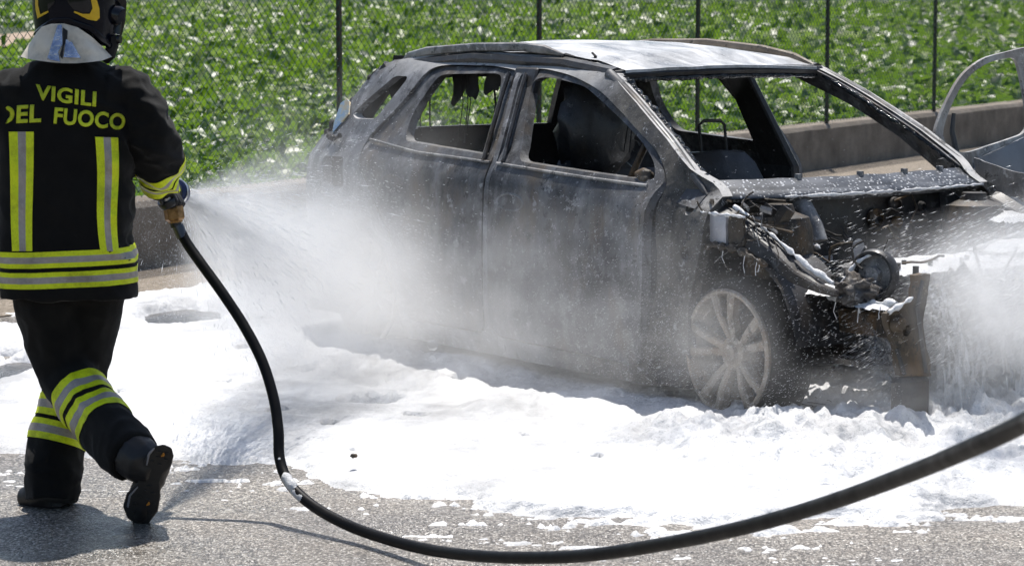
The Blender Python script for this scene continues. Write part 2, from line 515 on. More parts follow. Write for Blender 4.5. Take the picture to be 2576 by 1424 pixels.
HOLES = [(640,820,50,7),(140,905,60,9),(1050,1070,40,5),(760,955,36,5),(1700,1110,26,4),(560,985,26,4),(830,1090,22,4),(1320,1120,16,3),(300,1010,30,4),(620,900,30,4),(1500,1180,18,3),(180,850,26,4),(455,808,125,30),(10,945,85,34),(0,905,60,10),(930,1028,95,17),(890,1158,9,4),(1150,1000,20,4),(700,1060,30,5),(350,735,60,6),(2330,1128,16,5),(2110,1072,22,11)]
LUMPS = [(1835,1045,120,22,.07),(2070,1070,150,40,.10),(2300,1060,160,45,.09),(2480,1030,140,60,.12),(2180,990,130,40,.08),(2400,965,120,40,.10),(1950,1030,90,30,.06),(1760,985,130,30,.05),(960,950,120,30,.06),(1480,985,160,25,.04),(1700,1045,120,20,.05),
         (2430,1190,90,26,.08),(2300,1230,110,20,.05),(2050,1240,160,20,.045),(1900,1180,120,22,.04),(2450,1130,90,22,.05),(1600,1130,180,30,.035),(1250,1060,160,30,.035)]
def foam_h(x, y):
    sd_ = sdist(x, y, poly)
    n1 = fbm(x * 2.0, y * 1.1, 4, 3); n2 = fbm(x * 7, y * 4, 5, 8, .6); n3 = fbm(x * 2.6, y * 7.5, 5, 12, .62)
    near = sstep(9.6, 8.9, y)                                       # ragged streaky front edge
    edge = sd_ + .30 * n1 + .16 * n2 + near * .34 * n3
    h = np.where(edge > 0, .042 * (1 - np.exp(-edge / .14)) , edge * .07)
    n4 = fbm(x * 17, y * 38, 4, 66, .65)
    isl = sstep(.20, .42, n3 + .3 * n2 + .55 * n4) * np.exp(-np.clip(-sd_, 0, 9) / .7) * (sd_ < .1)
    h = np.maximum(h, -.010 + .026 * isl)
    for (u, v, ru, rv) in HOLES:
        q = hole(x, y, u, v, ru, rv) + .30 * n2 + .14 * n1
        h = h - np.clip(q * 1.2, 0, 1) * .17
    for (u, v, ru, rv, a) in LUMPS:
        q = np.clip(hole(x, y, u, v, ru, rv), 0, 1)
        h = h + .7 * a * sstep(0, 1, q) * (.7 + .4 * n2 + .7 * n1)
    xc = (x - .7475) * math.cos(-.9644) + (y - 12.24) * math.sin(-.9644); yc = -(x - .7475) * math.sin(-.9644) + (y - 12.24) * math.cos(-.9644)
    by = sstep(-1.45, -.9, yc + .12 * n1) * sstep(2.5, 2.1, xc + .1 * n1) * sstep(-2.4, -2.0, xc)   # heaped against the car
    h = h + by * (.055 + .02 * n1 + .006 * n2 + .02 * sstep(1.2, 1.9, xc) * (1 + .6 * n2))
    churn = sstep(1.15, 1.7, xc) * sstep(-1.75, -1.25, yc) * sstep(3.0, 2.6, xc)        # whipped up at the nose
    h = h + churn * (.035 + .055 * n2 + .05 * n1 + .03 * np.abs(fbm(x * 14, y * 12, 4, 91)))
    core = np.clip(h / .05, 0, 1.4)
    soft = np.abs(fbm(x * 3.1 + 5, y * 2.3, 3, 40)); bil = (1 - soft * 2.2)
    h = h + core * (.014 * bil + .012 * n1 + .010 * n2 + .006 * fbm(x * 26, y * 22, 3, 50))
    return h
def foam_grid(name, x0, x1, ys, sx, label):
    xs = np.arange(x0, x1 + 1e-6, sx)
    X, Y = np.meshgrid(xs, ys); Hh = foam_h(X, Y)
    nx, ny = len(xs), len(ys)
    V = np.stack([X, Y, Hh], -1).reshape(-1, 3)
    i, j = np.meshgrid(np.arange(nx - 1), np.arange(ny - 1)); a = (j * nx + i).ravel()
    F = np.stack([a, a + 1, a + nx + 1, a + nx], 1)
    keep = (Hh.ravel()[F] > -.002).any(1) & (np.abs(V[F[:, 0], 0]) < V[F[:, 0], 1] * .205 + .7)
    F = F[keep]; used = np.unique(F); re = np.zeros(len(V), int); re[used] = np.arange(len(used))
    me = mesh_np(name, V[used], re[F], True)
    return tag(obj(name, me, M['foam']), label, 'foam', kind='stuff')
foam_grid('foam', -3.6, 4.4, np.concatenate([np.arange(8.1, 10.4, .012), np.arange(10.4, 17.2, .028)]), .0115, 'thick white foam blanket around the burnt car, ragged on the asphalt in front')
# puddles showing between the foam
for k, (u, v, ru, rv, lb) in enumerate([(455,808,150,36,'dark puddle in the foam beside the hose, behind the firefighter'),(10,945,100,40,'dark puddle at the left edge behind the walking leg')]):
    c = gnd(u, v); e = gnd(u + ru, v); f_ = gnd(u, v - rv); f2 = gnd(u, v + rv)
    vs = [(c.x + math.cos(q) * (e.x - c.x), (f_.y + f2.y) / 2 + math.sin(q) * (f_.y - f2.y) / 2, .004) for q in [2 * math.pi * j / 48 for j in range(48)]]
    tag(obj('puddle', mesh_from('puddle', vs, [tuple(range(48))]), M['puddle_water']), lb, 'puddle', kind='structure')

# ================================================================== burnt car
def burnt(name, dark, mid, pale, rust, rustamt, palelo=.5, rough=(.45, .8), wet=.3, bumpd=.004, lit_ash=0, front=None):
    t = NT(name); p = t.oco()
    n1 = t.noise(3.1, p, 7, .68, .6); n2 = t.noise(9, p, 6, .7); n3 = t.noise(2.0, t.mapv(p, (5, 5, .9)), 5, .6)
    c = t.mix(t.ramp(n1, [(.38, 0), (.58, 1)]), dark, mid)
    c = t.mix(t.ramp(t.math('ADD', t.math('MULTIPLY', n2, .5), t.math('MULTIPLY', n3, .5)), [(palelo, 0), (palelo + .16, .85)]), c, pale)
    rs = t.ramp(t.noise(3.1, t.mapv(p, (1.6, 1.6, .8), loc=(4, 2, 1)), 7, .65), [(.5, 0), (.66, rustamt)])
    c = t.mix(rs, c, rust)
    if front:                                        # sooty, rustier skin towards the engine bay
        fx = t.ramp(t.math('ADD', t.sep(p)[0], t.math('MULTIPLY', n1, .5)), [(.45, 0), (.75, 1)])
        c = t.mix(fx, c, t.mix(t.ramp(n2, [(.38, 0), (.62, 1)]), front[0], front[1]))
    if lit_ash:                                         # pale ash plus painted-in sun lightening on faces that look up
        nz_ = t.sep(t.n('NewGeometry').outputs['Normal'])[2]
        c = t.mix(t.math('MULTIPLY', t.ramp(nz_, [(.58, 0), (.8, 1)]), t.ramp(n2, [(.3, lit_ash * .6), (.6, lit_ash)])), c, (.5,.49,.475))
    bl = t.noise(13, p, 8, .75)                      # blistered, flaking patches with hard edges
    c = t.mix(t.ramp(bl, [(.575, 0), (.60, .8)]), c, tuple(x * .35 for x in dark))
    c = t.mix(t.ramp(t.noise(17, t.mapv(p, loc=(7, 3, 1)), 8, .75), [(.60, 0), (.625, .7)]), c, tuple(min(1, x * 1.25 + .02) for x in pale))
    spk = t.ramp(t.noise(140, p, 2), [(.62, 0), (.72, .5)])
    c = t.mix(spk, c, tuple(min(1, x * 1.7 + .02) for x in mid))
    rg = t.ramp(t.noise(5, p, 5), [(.35, rough[0]), (.65, rough[1])])
    nb = t.bump(n2, .35, bumpd * 2, t.bump(t.noise(70, p, 4, .6), .45, bumpd))
    b = t.bsdf(Base__Color=c, Roughness=rg, Normal=nb)
    b.inputs['Specular IOR Level'].default_value = .5
    b.inputs['Coat Weight'].default_value = wet; b.inputs['Coat Roughness'].default_value = .25
    M[name] = t.m; return t.m
burnt('burnt_panel', (.014,.014,.016), (.08,.082,.088), (.22,.222,.23), (.10,.073,.045), .75, .49, (.5, .85), .12)
burnt('burnt_quarter', (.045,.047,.052), (.14,.145,.158), (.30,.305,.32), (.10,.075,.05), .5, .47, (.5, .85), .12, .004, .95, ((.02,.019,.018), (.11,.10,.085)))
burnt('burnt_dark', (.010,.010,.011), (.026,.026,.028), (.06,.06,.062), (.05,.034,.02), .5, .56)
burnt('burnt_rust', (.014,.011,.008), (.062,.043,.024), (.15,.125,.09), (.13,.07,.022), .95, .54, (.5,.8), .1, .008)
t = NT('burnt_roof'); p = t.oco()
st = t.noise(2.6, t.mapv(p, (1.0, 2.6, 1)), 6, .65, .8)
c = t.ramp(st, [(.32, (.2,.195,.185)), (.45, (.36,.355,.345)), (.56, (.5,.5,.5)), (.7, (.68,.68,.68))])
c = t.mix(t.ramp(t.noise(160, p, 2), [(.6, 0), (.7, .7)]), c, (.9,.9,.9))
b = t.bsdf(Base__Color=c, Roughness=t.ramp(st, [(.35, .22), (.65, .5)]), Normal=t.bump(t.noise(30, p, 5), .3, .004)); b.inputs['Specular IOR Level'].default_value = .4
M['burnt_roof'] = t.m
burnt('burnt_frame', (.10,.10,.10), (.24,.235,.23), (.42,.41,.4), (.14,.1,.07), .4, .48)
burnt('burnt_rail_brown', (.10,.075,.05), (.2,.155,.11), (.3,.25,.19), (.14,.09,.04), .6, .5)
burnt('burnt_rim', (.13,.105,.08), (.26,.215,.165), (.42,.38,.33), (.25,.155,.08), .85, .5, (.4, .7))
simple('charred_rubber', (.012, .011, .011), .8, nscale=20, namp=.6, bump=.8, bscale=60)
t = NT('melted_glass'); p = t.oco()
t.bsdf(Base__Color=(.02,.022,.025), Roughness=.12, Normal=t.bump(t.noise(45, p, 4), .8, .02)); M['melted_glass'] = t.m
t = NT('heat_tinted_plate'); p = t.oco()
n_ = t.noise(4, t.mapv(p, (2, 2, 5)), 4)
t.bsdf(Base__Color=t.ramp(n_, [(.3, (.42,.2,.08)), (.45, (.4,.33,.2)), (.55, (.22,.32,.42)), (.7, (.12,.2,.36))]), Roughness=.35, Metallic=.6); M['heat_tinted_plate'] = t.m
simple('bare_plate', (.42, .42, .45), .4, .3, nscale=25, namp=.3)

CAR = empty('burnt_car', (.7475, 12.24, 0), -.9644)
tag(CAR, 'burnt out crossover car without glass or bonnet, sprayed with water and foam', 'car')

def hw(x, z):
    if z <= .45: h = .905 - .05 * ((.45 - z) / .3) ** 2
    elif z <= .72: h = .905
    elif z <= .95: h = .905 - .03 * ((z - .72) / .23) ** 2
    else: h = .875 - (z - .95) * .60 - 3.4 * max(0, z - 1.33) ** 2
    if x < -1.4: h -= .15 * ((-1.4 - x) / .6) ** 2
    if x > .3: h -= .10 * ((x - .3) / .8) ** 2 * min(1, max(0, (z - .85) / .12))
    return h
def inpoly(p, poly):
    x, y = p; r = False; n = len(poly)
    for i in range(n):
        x0, y0 = poly[i]; x1, y1 = poly[(i + 1) % n]
        if (y0 > y) != (y1 > y) and x < (x1 - x0) * (y - y0) / (y1 - y0) + x0: r = not r
    return r
def resample(poly, step):
    o = []; n = len(poly)
    for i in range(n):
        a = Vector(poly[i]); b = Vector(poly[(i + 1) % n]); k = max(1, int(round((b - a).length / step)))
        o += [a.lerp(b, j / k) for j in range(k)]
    return o
def rounded(poly, r=.03, n=4):
    o = []; m = len(poly)
    for i in range(m):
        a, b, c = (Vector(poly[j % m]) for j in (i - 1, i, i + 1))
        ra = min(r, (a - b).length * .45); rc = min(r, (c - b).length * .45)
        p0 = b + (a - b).normalized() * ra; p1 = b + (c - b).normalized() * rc
        for k in range(n + 1):
            s_ = k / n
            o.append(tuple(p0 * (1 - s_) ** 2 + b * (2 * s_ * (1 - s_)) + p1 * s_ ** 2))
    return o
def panel_mesh(outline, holes, fn, thick, step=.06):
    """flat outline with holes, filled, mapped to 3-d by fn(u, v, depth) and given thickness"""
    loops = [resample(outline, step)] + [resample(h, step) for h in holes]
    co = []; ed = []
    for lp in loops:
        b = len(co); co += lp; ed += [(b + i, b + (i + 1) % len(lp)) for i in range(len(lp))]
    us = [p[0] for p in loops[0]]; vs_ = [p[1] for p in loops[0]]
    u = min(us) + step * .5
    allp = np.array([tuple(c) for c in co])
    while u < max(us):
        v = min(vs_) + step * .5
        while v < max(vs_):
            if inpoly((u, v), loops[0]) and not any(inpoly((u, v), h) for h in loops[1:]):
                if np.min(np.hypot(allp[:, 0] - u, allp[:, 1] - v)) > step * .45: co.append(Vector((u, v)))
            v += step
        u += step
    V2, _, Fc, *_r = delaunay_2d_cdt([Vector(c) for c in co], ed, [], 0, 1e-5)
    tris = []
    for f in Fc:
        c = sum((V2[i] for i in f), Vector((0, 0))) / len(f)
        if inpoly(c, loops[0]) and not any(inpoly(c, h) for h in loops[1:]): tris.append(tuple(f))
    n = len(V2)
    vs = [fn(p[0], p[1], 0.0) for p in V2] + [fn(p[0], p[1], thick) for p in V2]
    cnt = {}
    for f in tris:
        for i in range(len(f)):
            a, b = f[i], f[(i + 1) % len(f)]; cnt.setdefault((min(a, b), max(a, b)), []).append((a, b))
    fs = list(tris) + [tuple(reversed([i + n for i in f])) for f in tris]
    for k, l in cnt.items():
        if len(l) == 1: a, b = l[0]; fs.append((b, a, a + n, b + n))
    return vs, fs
def panel(name, outline, holes, fn, thick, mat, parent=CAR, step=.06):
    vs, fs = panel_mesh(outline, holes, fn, thick, step)
    me = mesh_from(name, vs, fs)
    bm = bmesh.new(); bm.from_mesh(me)
    loose = [v for v in bm.verts if not v.link_faces]
    if loose: bmesh.ops.delete(bm, geom=loose, context='VERTS')
    bmesh.ops.recalc_face_normals(bm, faces=bm.faces)
    bm.to_mesh(me); bm.free()
    me.shade_smooth(); me.set_sharp_from_angle(angle=R(38))
    return obj(name, me, mat, parent)
def wob(x, y, z, s, a): return a * mnoise.noise(Vector((x * s, y * s, z * s)))
def sidefn(sgn, off=0.0, warp=.006, extra=None):
    def fn(x, z, d):
        h = hw(x, z) + off + wob(x, 2.0 * sgn, z, 3.2, warp) + wob(x, 5.0 * sgn, z, 9, warp * .35)
        # shoulder: a soft crease under the window line
        h += .010 * math.exp(-((z - .90 - .02 * (x < -1)) / .05) ** 2)
        if extra: h += extra(x, z)
        return Vector((x, sgn * (h - d), z))
    return fn
def arc(cx, cz, r, a0, a1, n):
    return [(cx + r * math.cos(R(a0 + (a1 - a0) * i / n)), cz + r * math.sin(R(a0 + (a1 - a0) * i / n))) for i in range(n + 1)]

BODY = [(1.10,.17),(.95,.15),(-.93,.15)] + arc(-1.32, .31, .37, -12, 190, 14) + [(-1.86,.36),(-1.95,.5),(-2.0,.66),(-2.0,.82),(-1.96,.94),(-1.88,1.03),(-1.72,1.065),(-1.62,1.12),
        (-1.69,1.2),(-1.62,1.3),(-1.54,1.385),(-1.28,1.43),(-.92,1.45),(-.45,1.452),(-.14,1.45),(.11,1.43),(.28,1.40),(.55,1.28),(.83,1.14),(1.02,1.03),(1.12,.98),(1.2,.93),(1.2,.75),(1.12,.5)]
RAP = [(-.235,.24),(-.235,.99),(-.31,1.18),(-.385,1.36),(-.40,1.385),(-.6,1.40),(-1.0,1.395),(-1.1,1.375),(-1.19,1.2),(-1.32,1.065),(-1.33,.99),(-1.24,.86),(-1.12,.74),(-1.0,.62),(-.92,.42),(-.9,.24)]
FAP = [(-.20,.24),(-.20,.99),(-.275,1.18),(-.35,1.36),(-.34,1.385),(-.23,1.40),(.03,1.375),(.27,1.325),(.45,1.255),(.67,1.155),(.81,1.095),(.92,1.0),(.945,.95),(.965,.6),(.93,.3),(.88,.22)]
RWIN = [(-1.03,1.05),(-1.07,1.17),(-1.02,1.33),(-.98,1.352),(-.55,1.368),(-.5,1.35),(-.4,1.17),(-.28,1.02)]
FWIN = [(-.06,1.008),(-.17,1.2),(-.25,1.33),(-.22,1.358),(-.12,1.362),(.15,1.332),(.36,1.258),(.58,1.172),(.72,1.105),(.83,1.035),(.88,.978)]
QWIN = [(-1.58,1.15),(-1.35,1.335),(-1.23,1.335),(-1.26,1.28),(-1.34,1.135),(-1.52,1.13)]
FUEL = rounded([(-1.66,.95),(-1.44,.955),(-1.41,.81),(-1.62,.805)], .03)
PHOLES = [[(c[0] + .028 * math.cos(a), c[1] + .032 * math.sin(a)) for a in [2 * math.pi * k / 10 for k in range(10)]] for c in ((1.085,.885),(1.09,.70))]
def shrink(poly, k):
    cx = sum(p[0] for p in poly) / len(poly); cz = sum(p[1] for p in poly) / len(poly)
    o = []
    for x, z in poly:
        d = Vector((cx - x, cz - z)).normalized() * k; o.append((x + d.x, z + d.y))
    return o
def pillar_in(x, z):                                # hinge pillar sits deeper than the door skin
    return -.075 * min(1, max(0, (x - .93) / .06)) * min(1, max(0, (1.02 - z) / .08))
for sgn in (-1, 1):
    hl = [rounded(RAP, .07, 4), rounded(FAP, .09, 4), rounded(QWIN, .03)] + (PHOLES if sgn < 0 else []) + ([FUEL] if sgn < 0 else [])
    panel('body_side', BODY, hl, sidefn(sgn, 0, .006, pillar_in), .05, M['burnt_quarter'], step=.055)
    mb = MB()                                       # inner B pillar
    mb.add([(x, sgn * y, z) for (x, y, z) in [(-.42,.56,1.40),(-.25,.56,1.40),(-.14,.78,.92),(-.36,.78,.92),(-.42,.60,1.40),(-.25,.60,1.40),(-.14,.83,.92),(-.36,.83,.92),(-.10,.80,.2),(-.40,.80,.2),(-.10,.85,.2),(-.40,.85,.2)]],
           [(0,1,2,3),(4,7,6,5),(0,4,5,1),(1,5,6,2),(0,3,7,4),(3,2,8,9),(7,11,10,6),(2,6,10,8),(3,9,11,7),(8,10,11,9)])
    mb.build('centre_pillar', M['burnt_dark'], CAR, bevel=.008)
    mb = MB()                                       # windscreen pillar core
    mb.tube([(.26,sgn*.585,1.385),(.5,sgn*.635,1.285),(.8,sgn*.69,1.135),(1.03,sgn*.73,1.0),(1.12,sgn*.74,.93)], [(.026,.024),(.024,.022),(.024,.022),(.022,.02),(.006,.006)], 10)
    mb.build('windscreen_pillar', M['burnt_panel'], CAR, smooth=True)
    UP = [(.29,1.39),(.55,1.272),(.83,1.132),(1.02,1.022),(1.12,.97)]; LO = [(1.12,.88),(.95,.90),(.86,.97),(.68,1.10),(.42,1.235),(.12,1.35)]
    panel('pillar_trim', UP + LO, [], lambda x, z, d: Vector((x, sgn * (hw(x, z) - .062 - d), z)), .012, M['burnt_panel'], step=.05)
    mb = MB()                                       # inner cant rail
    mb.tube([(.28,sgn*.56,1.385),(-.1,sgn*.55,1.42),(-.8,sgn*.55,1.43),(-1.5,sgn*.55,1.375)], [(.03,.035)] * 4, 8)
    mb.build('roof_side_rail', M['burnt_dark'], CAR, smooth=True)
    mb = MB(); mb.tube([(-1.5,sgn*.57,1.37),(-1.62,sgn*.62,1.2),(-1.68,sgn*.68,1.05)], [(.05,.04),(.055,.04),(.07,.05)], 8)
    mb.build('rear_pillar', M['burnt_dark'], CAR, smooth=True)
    mb = MB(); mb.tube([(1.1,sgn*.8,.2),(-.95,sgn*.8,.2)], [(.05,.06)] * 2, 8); mb.build('sill', M['burnt_dark'], CAR)
    # rear wheel housing
    vs = []; fs = []
    for i, a in enumerate(range(-10, 191, 12)):
        for y in (.86, .50): vs.append((-1.32 + .375 * math.cos(R(a)), sgn * y, .31 + .375 * math.sin(R(a))))
        if i: fs.append((2*i-2, 2*i-1, 2*i+1, 2*i))
    b = len(vs); n_ = b // 2
    fs.append(tuple(2 * i + 1 for i in range(n_)))
    obj('rear_wheel_housing', mesh_from('rear_wheel_housing', vs, fs, True, 40), M['burnt_dark'], CAR)
MB().box((-1.70,-.80,.77), (-1.38,-.76,.99)).build('fuel_filler_recess', M['charred_rubber'], CAR, bevel=.01)  # back plate blackened: the shade of the recess is put into its colour
MB().lathe([(.0,0),(.035,0),(.035,.02),(.028,.025),(0,.025)], (-1.54,-.80,.875), (0,-1,0), 16).build('fuel_cap', M['burnt_dark'], CAR, smooth=True)

# doors on the near side, rear door on the far side
def frame_in(x, z): return -.018 * min(1, max(0, (z - 1.0) / .06))
def flare(x, z): return frame_in(x, z) + .022 * max(0, (x - .84) / .1) ** 2 * min(1, max(0, (.98 - z) / .05))
fdoor = panel('front_door', shrink(rounded(FAP, .09, 4), .008), [rounded(FWIN, .06, 4)], sidefn(-1, .004, .008, flare), .045, M['burnt_panel'], step=.05)
rdoor = panel('rear_door', shrink(rounded(RAP, .07, 4), .008), [rounded(RWIN, .05, 4)], sidefn(-1, .002, .008, frame_in), .045, M['burnt_panel'], step=.05)
panel('rear_door', shrink(rounded(RAP, .07, 4), .008), [rounded(RWIN, .05, 4)], sidefn(1, .002, .008), .045, M['burnt_panel'], step=.05)
def ringmesh(cx, cz, rx, rz, w, fn, n=26, proud=.006):
    vs = []; fs = []
    for i in range(n):
        a = 2 * math.pi * i / n
        for k, (s_, d) in enumerate(((1 - w, .002), (1, -proud), (1 + w, .002))):
            vs.append(fn(cx + rx * s_ * math.cos(a), cz + rz * s_ * math.sin(a), d))
    for i in range(n):
        j = (i + 1) % n
        for k in range(2): fs.append((3*i+k, 3*j+k, 3*j+k+1, 3*i+k+1))
    return mesh_from('handle_recess', vs, fs, True)
obj('handle_recess', ringmesh(-.03, .835, .10, .036, .13, sidefn(-1, .004, .008)), M['burnt_quarter'], fdoor)
obj('handle_recess', ringmesh(-.98, .865, .09, .034, .13, sidefn(-1, .002, .008)), M['burnt_panel'], rdoor)
def edge_strip(name, pts, fn, r, mat, parent, z=0):
    MB().tube([fn(x, zz, -.004) for x, zz in pts], r, 6).build(name, mat, parent, smooth=True)
def lin(a, b, n): return [(a[0] + (b[0] - a[0]) * i / n, a[1] + (b[1] - a[1]) * i / n) for i in range(n + 1)]
edge_strip('belt_strip', lin((-.19,.992), (.86,.958), 16), sidefn(-1, .006, .008), .007, M['burnt_frame'], fdoor)  # pale bars stand in for the bright, light-catching belt edge
edge_strip('belt_strip', lin((-1.29,1.045), (-.84,1.008), 8) + lin((-.84,1.008), (-.25,.994), 8)[1:], sidefn(-1, .004, .008), .006, M['burnt_frame'], rdoor)
# door frame ribs beside the centre pillar
for x0, x1 in ((-.30,-.43),(-.15,-.30)):
    MB().tube([sidefn(-1, .01, 0)(x0 + (x1 - x0) * k / 5, 1.0 + .37 * k / 5, 0) for k in range(6)], [(.016,.009)] * 6, 6).build('window_frame_rib', M['burnt_panel'], fdoor if x0 > -.2 else rdoor, smooth=True)
# cracked inner glass run and mirror foot on the front door
MB().tube([sidefn(-1, -.03, 0)(.70, .97, 0), sidefn(-1, -.03, 0)(.695, 1.11, 0)], [(.018,.008)] * 2, 6).build('quarter_divider', M['burnt_rust'], fdoor)
bm = bmesh.new(); bmesh.ops.create_icosphere(bm, subdivisions=3, radius=.045)
for v in bm.verts: v.co = Vector((v.co.x * 1.1, v.co.y * .7, v.co.z * .8)) * (1 + .5 * mnoise.noise(v.co * 30)) + Vector((.80,-.80,.985))
me = bpy.data.meshes.new('mirror_remains'); bm.to_mesh(me); bm.free(); me.shade_smooth(); obj('mirror_remains', me, M['burnt_rust'], fdoor)

# open front door on the far side, swung square to the car
def odoor(y, z, d):
    lean = -.10 * max(0, z - 1.0) + .01 * mnoise.noise(Vector((y * 4, z * 4, 2)))
    bulge = -.02 * (1 - ((z - .65) / .5) ** 2) if z < 1.05 else 0
    return Vector((.85 + lean - bulge - d, y, z))
OD = [(.95,.24),(1.95,.24),(2.02,.6),(1.98,1.14),(1.88,1.40),(1.74,1.475),(1.55,1.50),(1.34,1.485),(1.22,1.465),(1.07,1.44),(.93,1.37),(.82,1.23),(.75,1.10),(.79,1.05),(.88,1.0),(.92,.9)]
OW = [(.93,1.045),(.86,1.06),(.80,1.105),(.865,1.225),(.965,1.345),(1.09,1.405),(1.22,1.43),(1.3,1.435),(1.42,1.22),(1.5,1.155),(1.29,1.105)]
OW = [(.90,1.02),(.795,1.09),(.855,1.222),(.953,1.350),(1.08,1.415),(1.235,1.442),(1.285,1.43),(1.315,1.30),(1.335,1.105)]
OW2 = [(1.37,1.13),(1.345,1.30),(1.32,1.42),(1.36,1.445),(1.54,1.455),(1.72,1.43),(1.84,1.36),(1.92,1.17)]
burnt('pale_frame', (.10,.095,.09), (.34,.33,.315), (.55,.54,.52), (.16,.12,.09), .6, .47)
opend = panel('open_front_door', rounded(OD, .09, 5), [rounded(OW, .07, 5), rounded(OW2, .05, 4)], odoor, .018, M['pale_frame'], step=.05)
t = NT('door_sky_tinted'); p = t.oco()  # bluish sky light on the door skin is put into its base colour
t.bsdf(Base__Color=t.ramp(t.noise(5, p, 6), [(.3, (.12,.14,.17)), (.7, (.2,.225,.26))]), Roughness=t.ramp(t.noise(9, p, 4), [(.3, .3), (.7, .6)])); M['door_sky_tinted'] = t.m
panel('door_skin', [(.94,.26),(1.94,.26),(2.0,.6),(1.965,1.135),(1.29,1.085),(.98,1.0),(.94,.9)], [], lambda y, z, d: odoor(y, z, 0) + Vector((.012 - d, 0, 0)), .008, M['door_sky_tinted'], opend)
MB().tube([odoor(.90,1.0,.02), odoor(.885,1.12,.02), odoor(.90,1.20,.02)], [(.02,.01),(.016,.008),(.012,.006)], 6).build('window_divider', M['burnt_dark'], opend)

# roof
def roofz(x, y):
    cant = np.interp(x, [-1.56,-1.28,-.92,-.45,-.14,.11,.28], [1.385,1.43,1.45,1.452,1.45,1.43,1.40])
    crown = np.interp(x, [-1.56,-.9,-.3,.1,.28], [.035,.055,.058,.04,.018])
    return cant + crown * (1 - (y / .585) ** 2) + .006 * mnoise.noise(Vector((x * 2.5, y * 2.5, 3))) + .003 * mnoise.noise(Vector((x * 8, y * 8, 3)))
vs = []; fs = []; nx, ny = 40, 26
for i in range(nx + 1):
    x0 = -1.56 + i * (1.86 / nx)
    for j in range(ny + 1):
        y = (-.585 + 1.17 * j / ny) * .915
        x = x0 + (.045 * (1 - (y / .585) ** 2) if i == nx else 0) 
        vs.append((x, y, roofz(min(x, .28), y) - (.004 if i == nx else 0)))
for i in range(nx):
    for j in range(ny):
        a = i * (ny + 1) + j; fs.append((a, a + ny + 1, a + ny + 2, a + 1))
nb = len(vs)
vs += [(v[0], v[1], v[2] - .012) for v in vs]; fs += [tuple(reversed([q + nb for q in f])) for f in list(fs)]
for j in range(ny): a = nx * (ny + 1) + j; fs.append((a, a + nb, a + nb + 1, a + 1))
roof = obj('roof', mesh_from('roof', vs, fs, True, 40), M['burnt_roof'], CAR)
# drip grooves pressed along the roof edge, aerial stub
MB().tube([(.30,-.55,1.40),(.335,0,1.416),(.30,.55,1.402)], .001, 4).build('roof_edge', M['burnt_dark'], roof)
MB().tube([(.03,-.50,1.43),(.045,-.50,1.455),(.02,-.50,1.47)], [.010,.007,.005], 6).build('aerial_stub', M['charred_rubber'], roof)
MB().tube([(-.16,-.54,1.447),(-.12,-.54,1.455),(-.06,-.53,1.449)], [.008,.012,.005], 6).build('rail_bracket', M['charred_rubber'], roof)
mb = MB(); rp = [(-1.42,1.405),(-1.371,1.425),(-1.215,1.452),(-.814,1.478),(-.433,1.487),(-.265,1.478),(-.12,1.458)]
mb.tube([(x, -.55, z) for x, z in rp], [(.008,.012)] + [(.021,.015)] * 5 + [(.006,.008)], 8); mb.build('roof_rail', M['burnt_frame'], CAR, smooth=True)
mb = MB(); rp = [(-1.42,1.42),(-1.2,1.455),(-.918,1.482),(-.49,1.490),(-.083,1.467),(.14,1.436),(.27,1.402)]
mb.tube([(x, .55, z) for x, z in rp], [(.01,.012)] + [(.021,.016)] * 5 + [(.012,.012)], 8)
tag(mb.build('roof_rail', M['burnt_rail_brown'], CAR, smooth=True), 'brown scorched roof rail on the far side')
# windscreen header with melted strip
mb = MB(); hp = [(.275,-.575,1.383),(.305,-.3,1.392),(.315,0,1.395),(.305,.3,1.392),(.275,.575,1.383)]
mb.tube(hp, [(.022,.03)] * 5, 8); mb.build('windscreen_header', M['burnt_dark'], CAR, smooth=True)
def lumpy(name, pts, r, mat, parent, seed, amp=.6, n=8, m=60, freq=26):
    pts = [Vector(p) for p in pts]; seg = [0]
    for a, b in zip(pts, pts[1:]): seg.append(seg[-1] + (b - a).length)
    P = []; Rr = []
    for i in range(m + 1):
        s_ = seg[-1] * i / m; k = max(j for j in range(len(seg)) if seg[j] <= s_ + 1e-9); k = min(k, len(pts) - 2)
        q = pts[k].lerp(pts[k + 1], (s_ - seg[k]) / (seg[k + 1] - seg[k]))
        nz = mnoise.noise(q * freq + Vector((seed, 0, 0)))
        P.append(q + Vector((0, 0, .4 * r * mnoise.noise(q * freq * .7 + Vector((0, seed, 0)))))); Rr.append(r * max(.3, 1 + amp * 1.6 * nz))
    return MB().tube(P, Rr, n).build(name, mat, parent, smooth=True, sharp=80)
lumpy('melted_header_strip', [(.288,-.57,1.362),(.315,-.3,1.366),(.325,0,1.369),(.315,.3,1.366),(.285,.56,1.36)], .011, M['melted_glass'], CAR, 1, .7, 8, 110, 22)
lumpy('melted_glass_bead', [(.33,-.555,1.365),(.55,-.595,1.265),(.83,-.65,1.12),(1.0,-.69,1.025),(1.11,-.70,.965)], .015, M['melted_glass'], CAR, 2, .5, 10, 240, 70)
lumpy('melted_glass_bead', [(.33,.555,1.36),(.55,.595,1.26),(.83,.65,1.115),(1.0,.69,1.02),(1.1,.70,.965)], .010, M['melted_glass'], CAR, 5, .5, 8, 90, 30)

